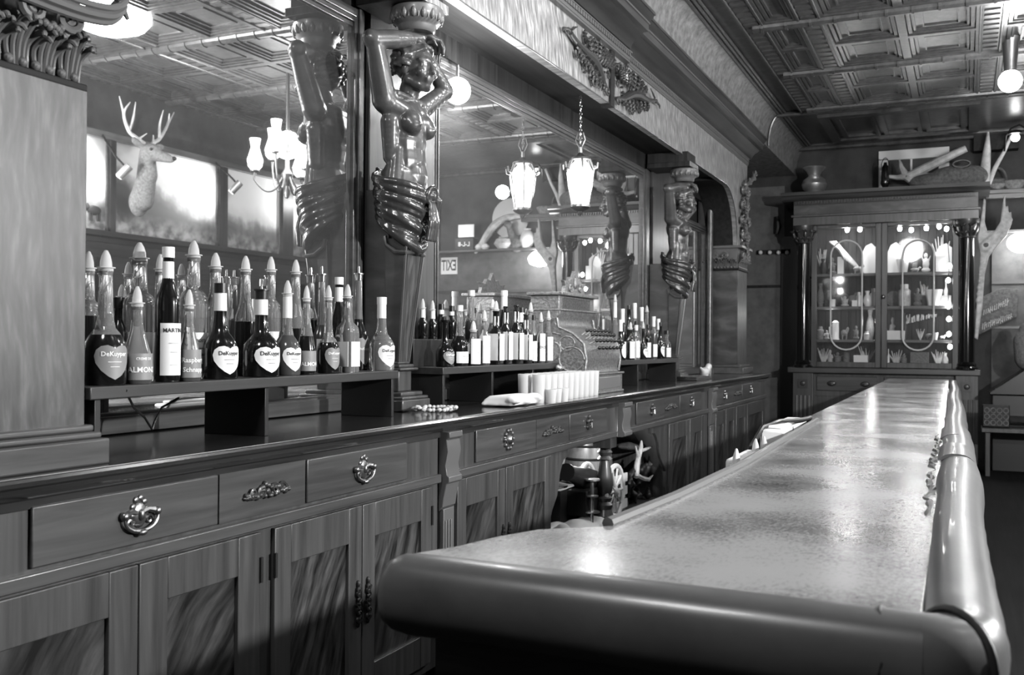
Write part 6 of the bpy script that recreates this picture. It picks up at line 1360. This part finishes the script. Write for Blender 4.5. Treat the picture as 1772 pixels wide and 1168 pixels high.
t.part('lettering', MB().add([((a.x + c.x) / 2 + px_ * k, YF - .052, (a.z + c.z) / 2 + pz_ * kz) for px_, pz_ in v], f), W['ink'], smooth=0)
b, a, c = wallbox(787, 819, 412, 442, YF - .26, YF - .12)
t = Thing('tin_box', 'dark lettered tin box on the far shelf, seen in the mirror', 'tin', ((a.x + c.x) / 2, YF - .2, 2.956))
for q in range(8): b.v[q].z = max(b.v[q].z, 2.957)
t.part('tin', b, W['iron'])
v, f = text_pts('L-L-8', .10, .01); t.part('lettering', MB().add([((a.x + c.x) / 2 + px_, YF - .262, (a.z + c.z) / 2 + .04 + pz_) for px_, pz_ in v], f), W['lit'], smooth=0)
b, a, c = wallbox(793, 820, 388, 411, YF - .24, YF - .22); solo('pale_card', b, W['paper'], 'pale notice card standing on the dark tin box', 'card', Vector((a.x, YF - .23, a.z)))
y = YF - .2
solo('elephant_tusk', MB().stube([vw(822, 438, y), vw(832, 425, y), vw(845, 405, y), vw(858, 388, y), vw(880, 376, y), vw(905, 374, y)], [.02, .05, .065, .065, .055, .03], 10), W['bone'], 'long curved pale tusk on the far shelf, seen in the central mirror', 'tusk', vw(822, 438, y))
z0 = 2.956
for (u, w_, h, m_, lab) in ((829, .07, .09, 'egg', 'white egg cup on the far shelf beside the tusk'), (840, .07, .09, 'egg', 'white egg on the far shelf right of the egg cup'), (873, .17, .19, 'bone', 'round clay pot on the far shelf'), (912, .12, .30, 'egg', 'tall white jar on the far shelf')):
    p = vw(u, 440, y); p.z = z0; solo('shelf_pot', MB().lathe([(.001, 0), (w_ * .6, 0), (w_, h * .4), (w_ * .8, h * .8), (w_ * .5, h * .92), (w_ * .55, h), (.001, h)], 16, p), W[m_], lab + ', in the mirror', 'pot', p)
p = vw(893, 425, y); b = MB().ball(p + P((0, 0, .03)), (.14, .09, .14)).limb(p + P((.05, 0, .1)), p + P((.1, -.05, .3)), .07, .05).ball(p + P((.1, -.1, .33)), (.06, .09, .06)); p.z = z0
solo('stuffed_animal', fuse(b, .016, 2, .5, 'stuffed_animal', p), W['hide'], 'small stuffed animal on the far shelf, seen in the central mirror', 'animal', p, smooth=80)
p = vw(884, 378, YF - .06); solo('round_tray', MB().lathe([(.001, 0), (.30, 0), (.32, .02), (.30, .03), (.001, .02)], 32, m=Matrix.Translation(p) @ Matrix.Rotation(R_(90), 4, 'X')), W['cream'], 'large pale round tray on the far wall behind the lantern image', 'tray', p)
b, a, c = wallbox(823, 848, 500, 540, YF - .06, YF - .04); solo('small_picture', b, W['iron'], 'small dark picture low on the far wall, seen in the central mirror', 'picture', Vector((a.x, YF - .05, a.z)))
# tall bright edge of a framed glass on the right wall
p0, p1 = vw(753, 430, 13.0), vw(753, 342, 13.0)
t = Thing('framed_glass', 'tall bright framed pane on the far wall, at the left edge of the central mirror', 'picture', ((p0.x, YF - .05, p0.z)))
pa, pb = vw(757, 430, YF - .03), vw(748, 343, YF - .03)
t.part('pane', MB().box(pa.x, YF - .05, pa.z, pb.x, YF - .035, pb.z), W['paper']); t.part('frame', MB().box(pa.x - .05, YF - .06, pa.z - .05, pa.x, YF - .03, pb.z + .05).box(pa.x, YF - .06, pa.z - .12, pb.x, YF - .03, pa.z), W['dark'])
lamp('light_pane', (2.3, YF - .8, 3.2), 8, .08)
# mounted moose head over the far right corner, a pale blur in the central mirror
c = vw(962, 300, 13.3)
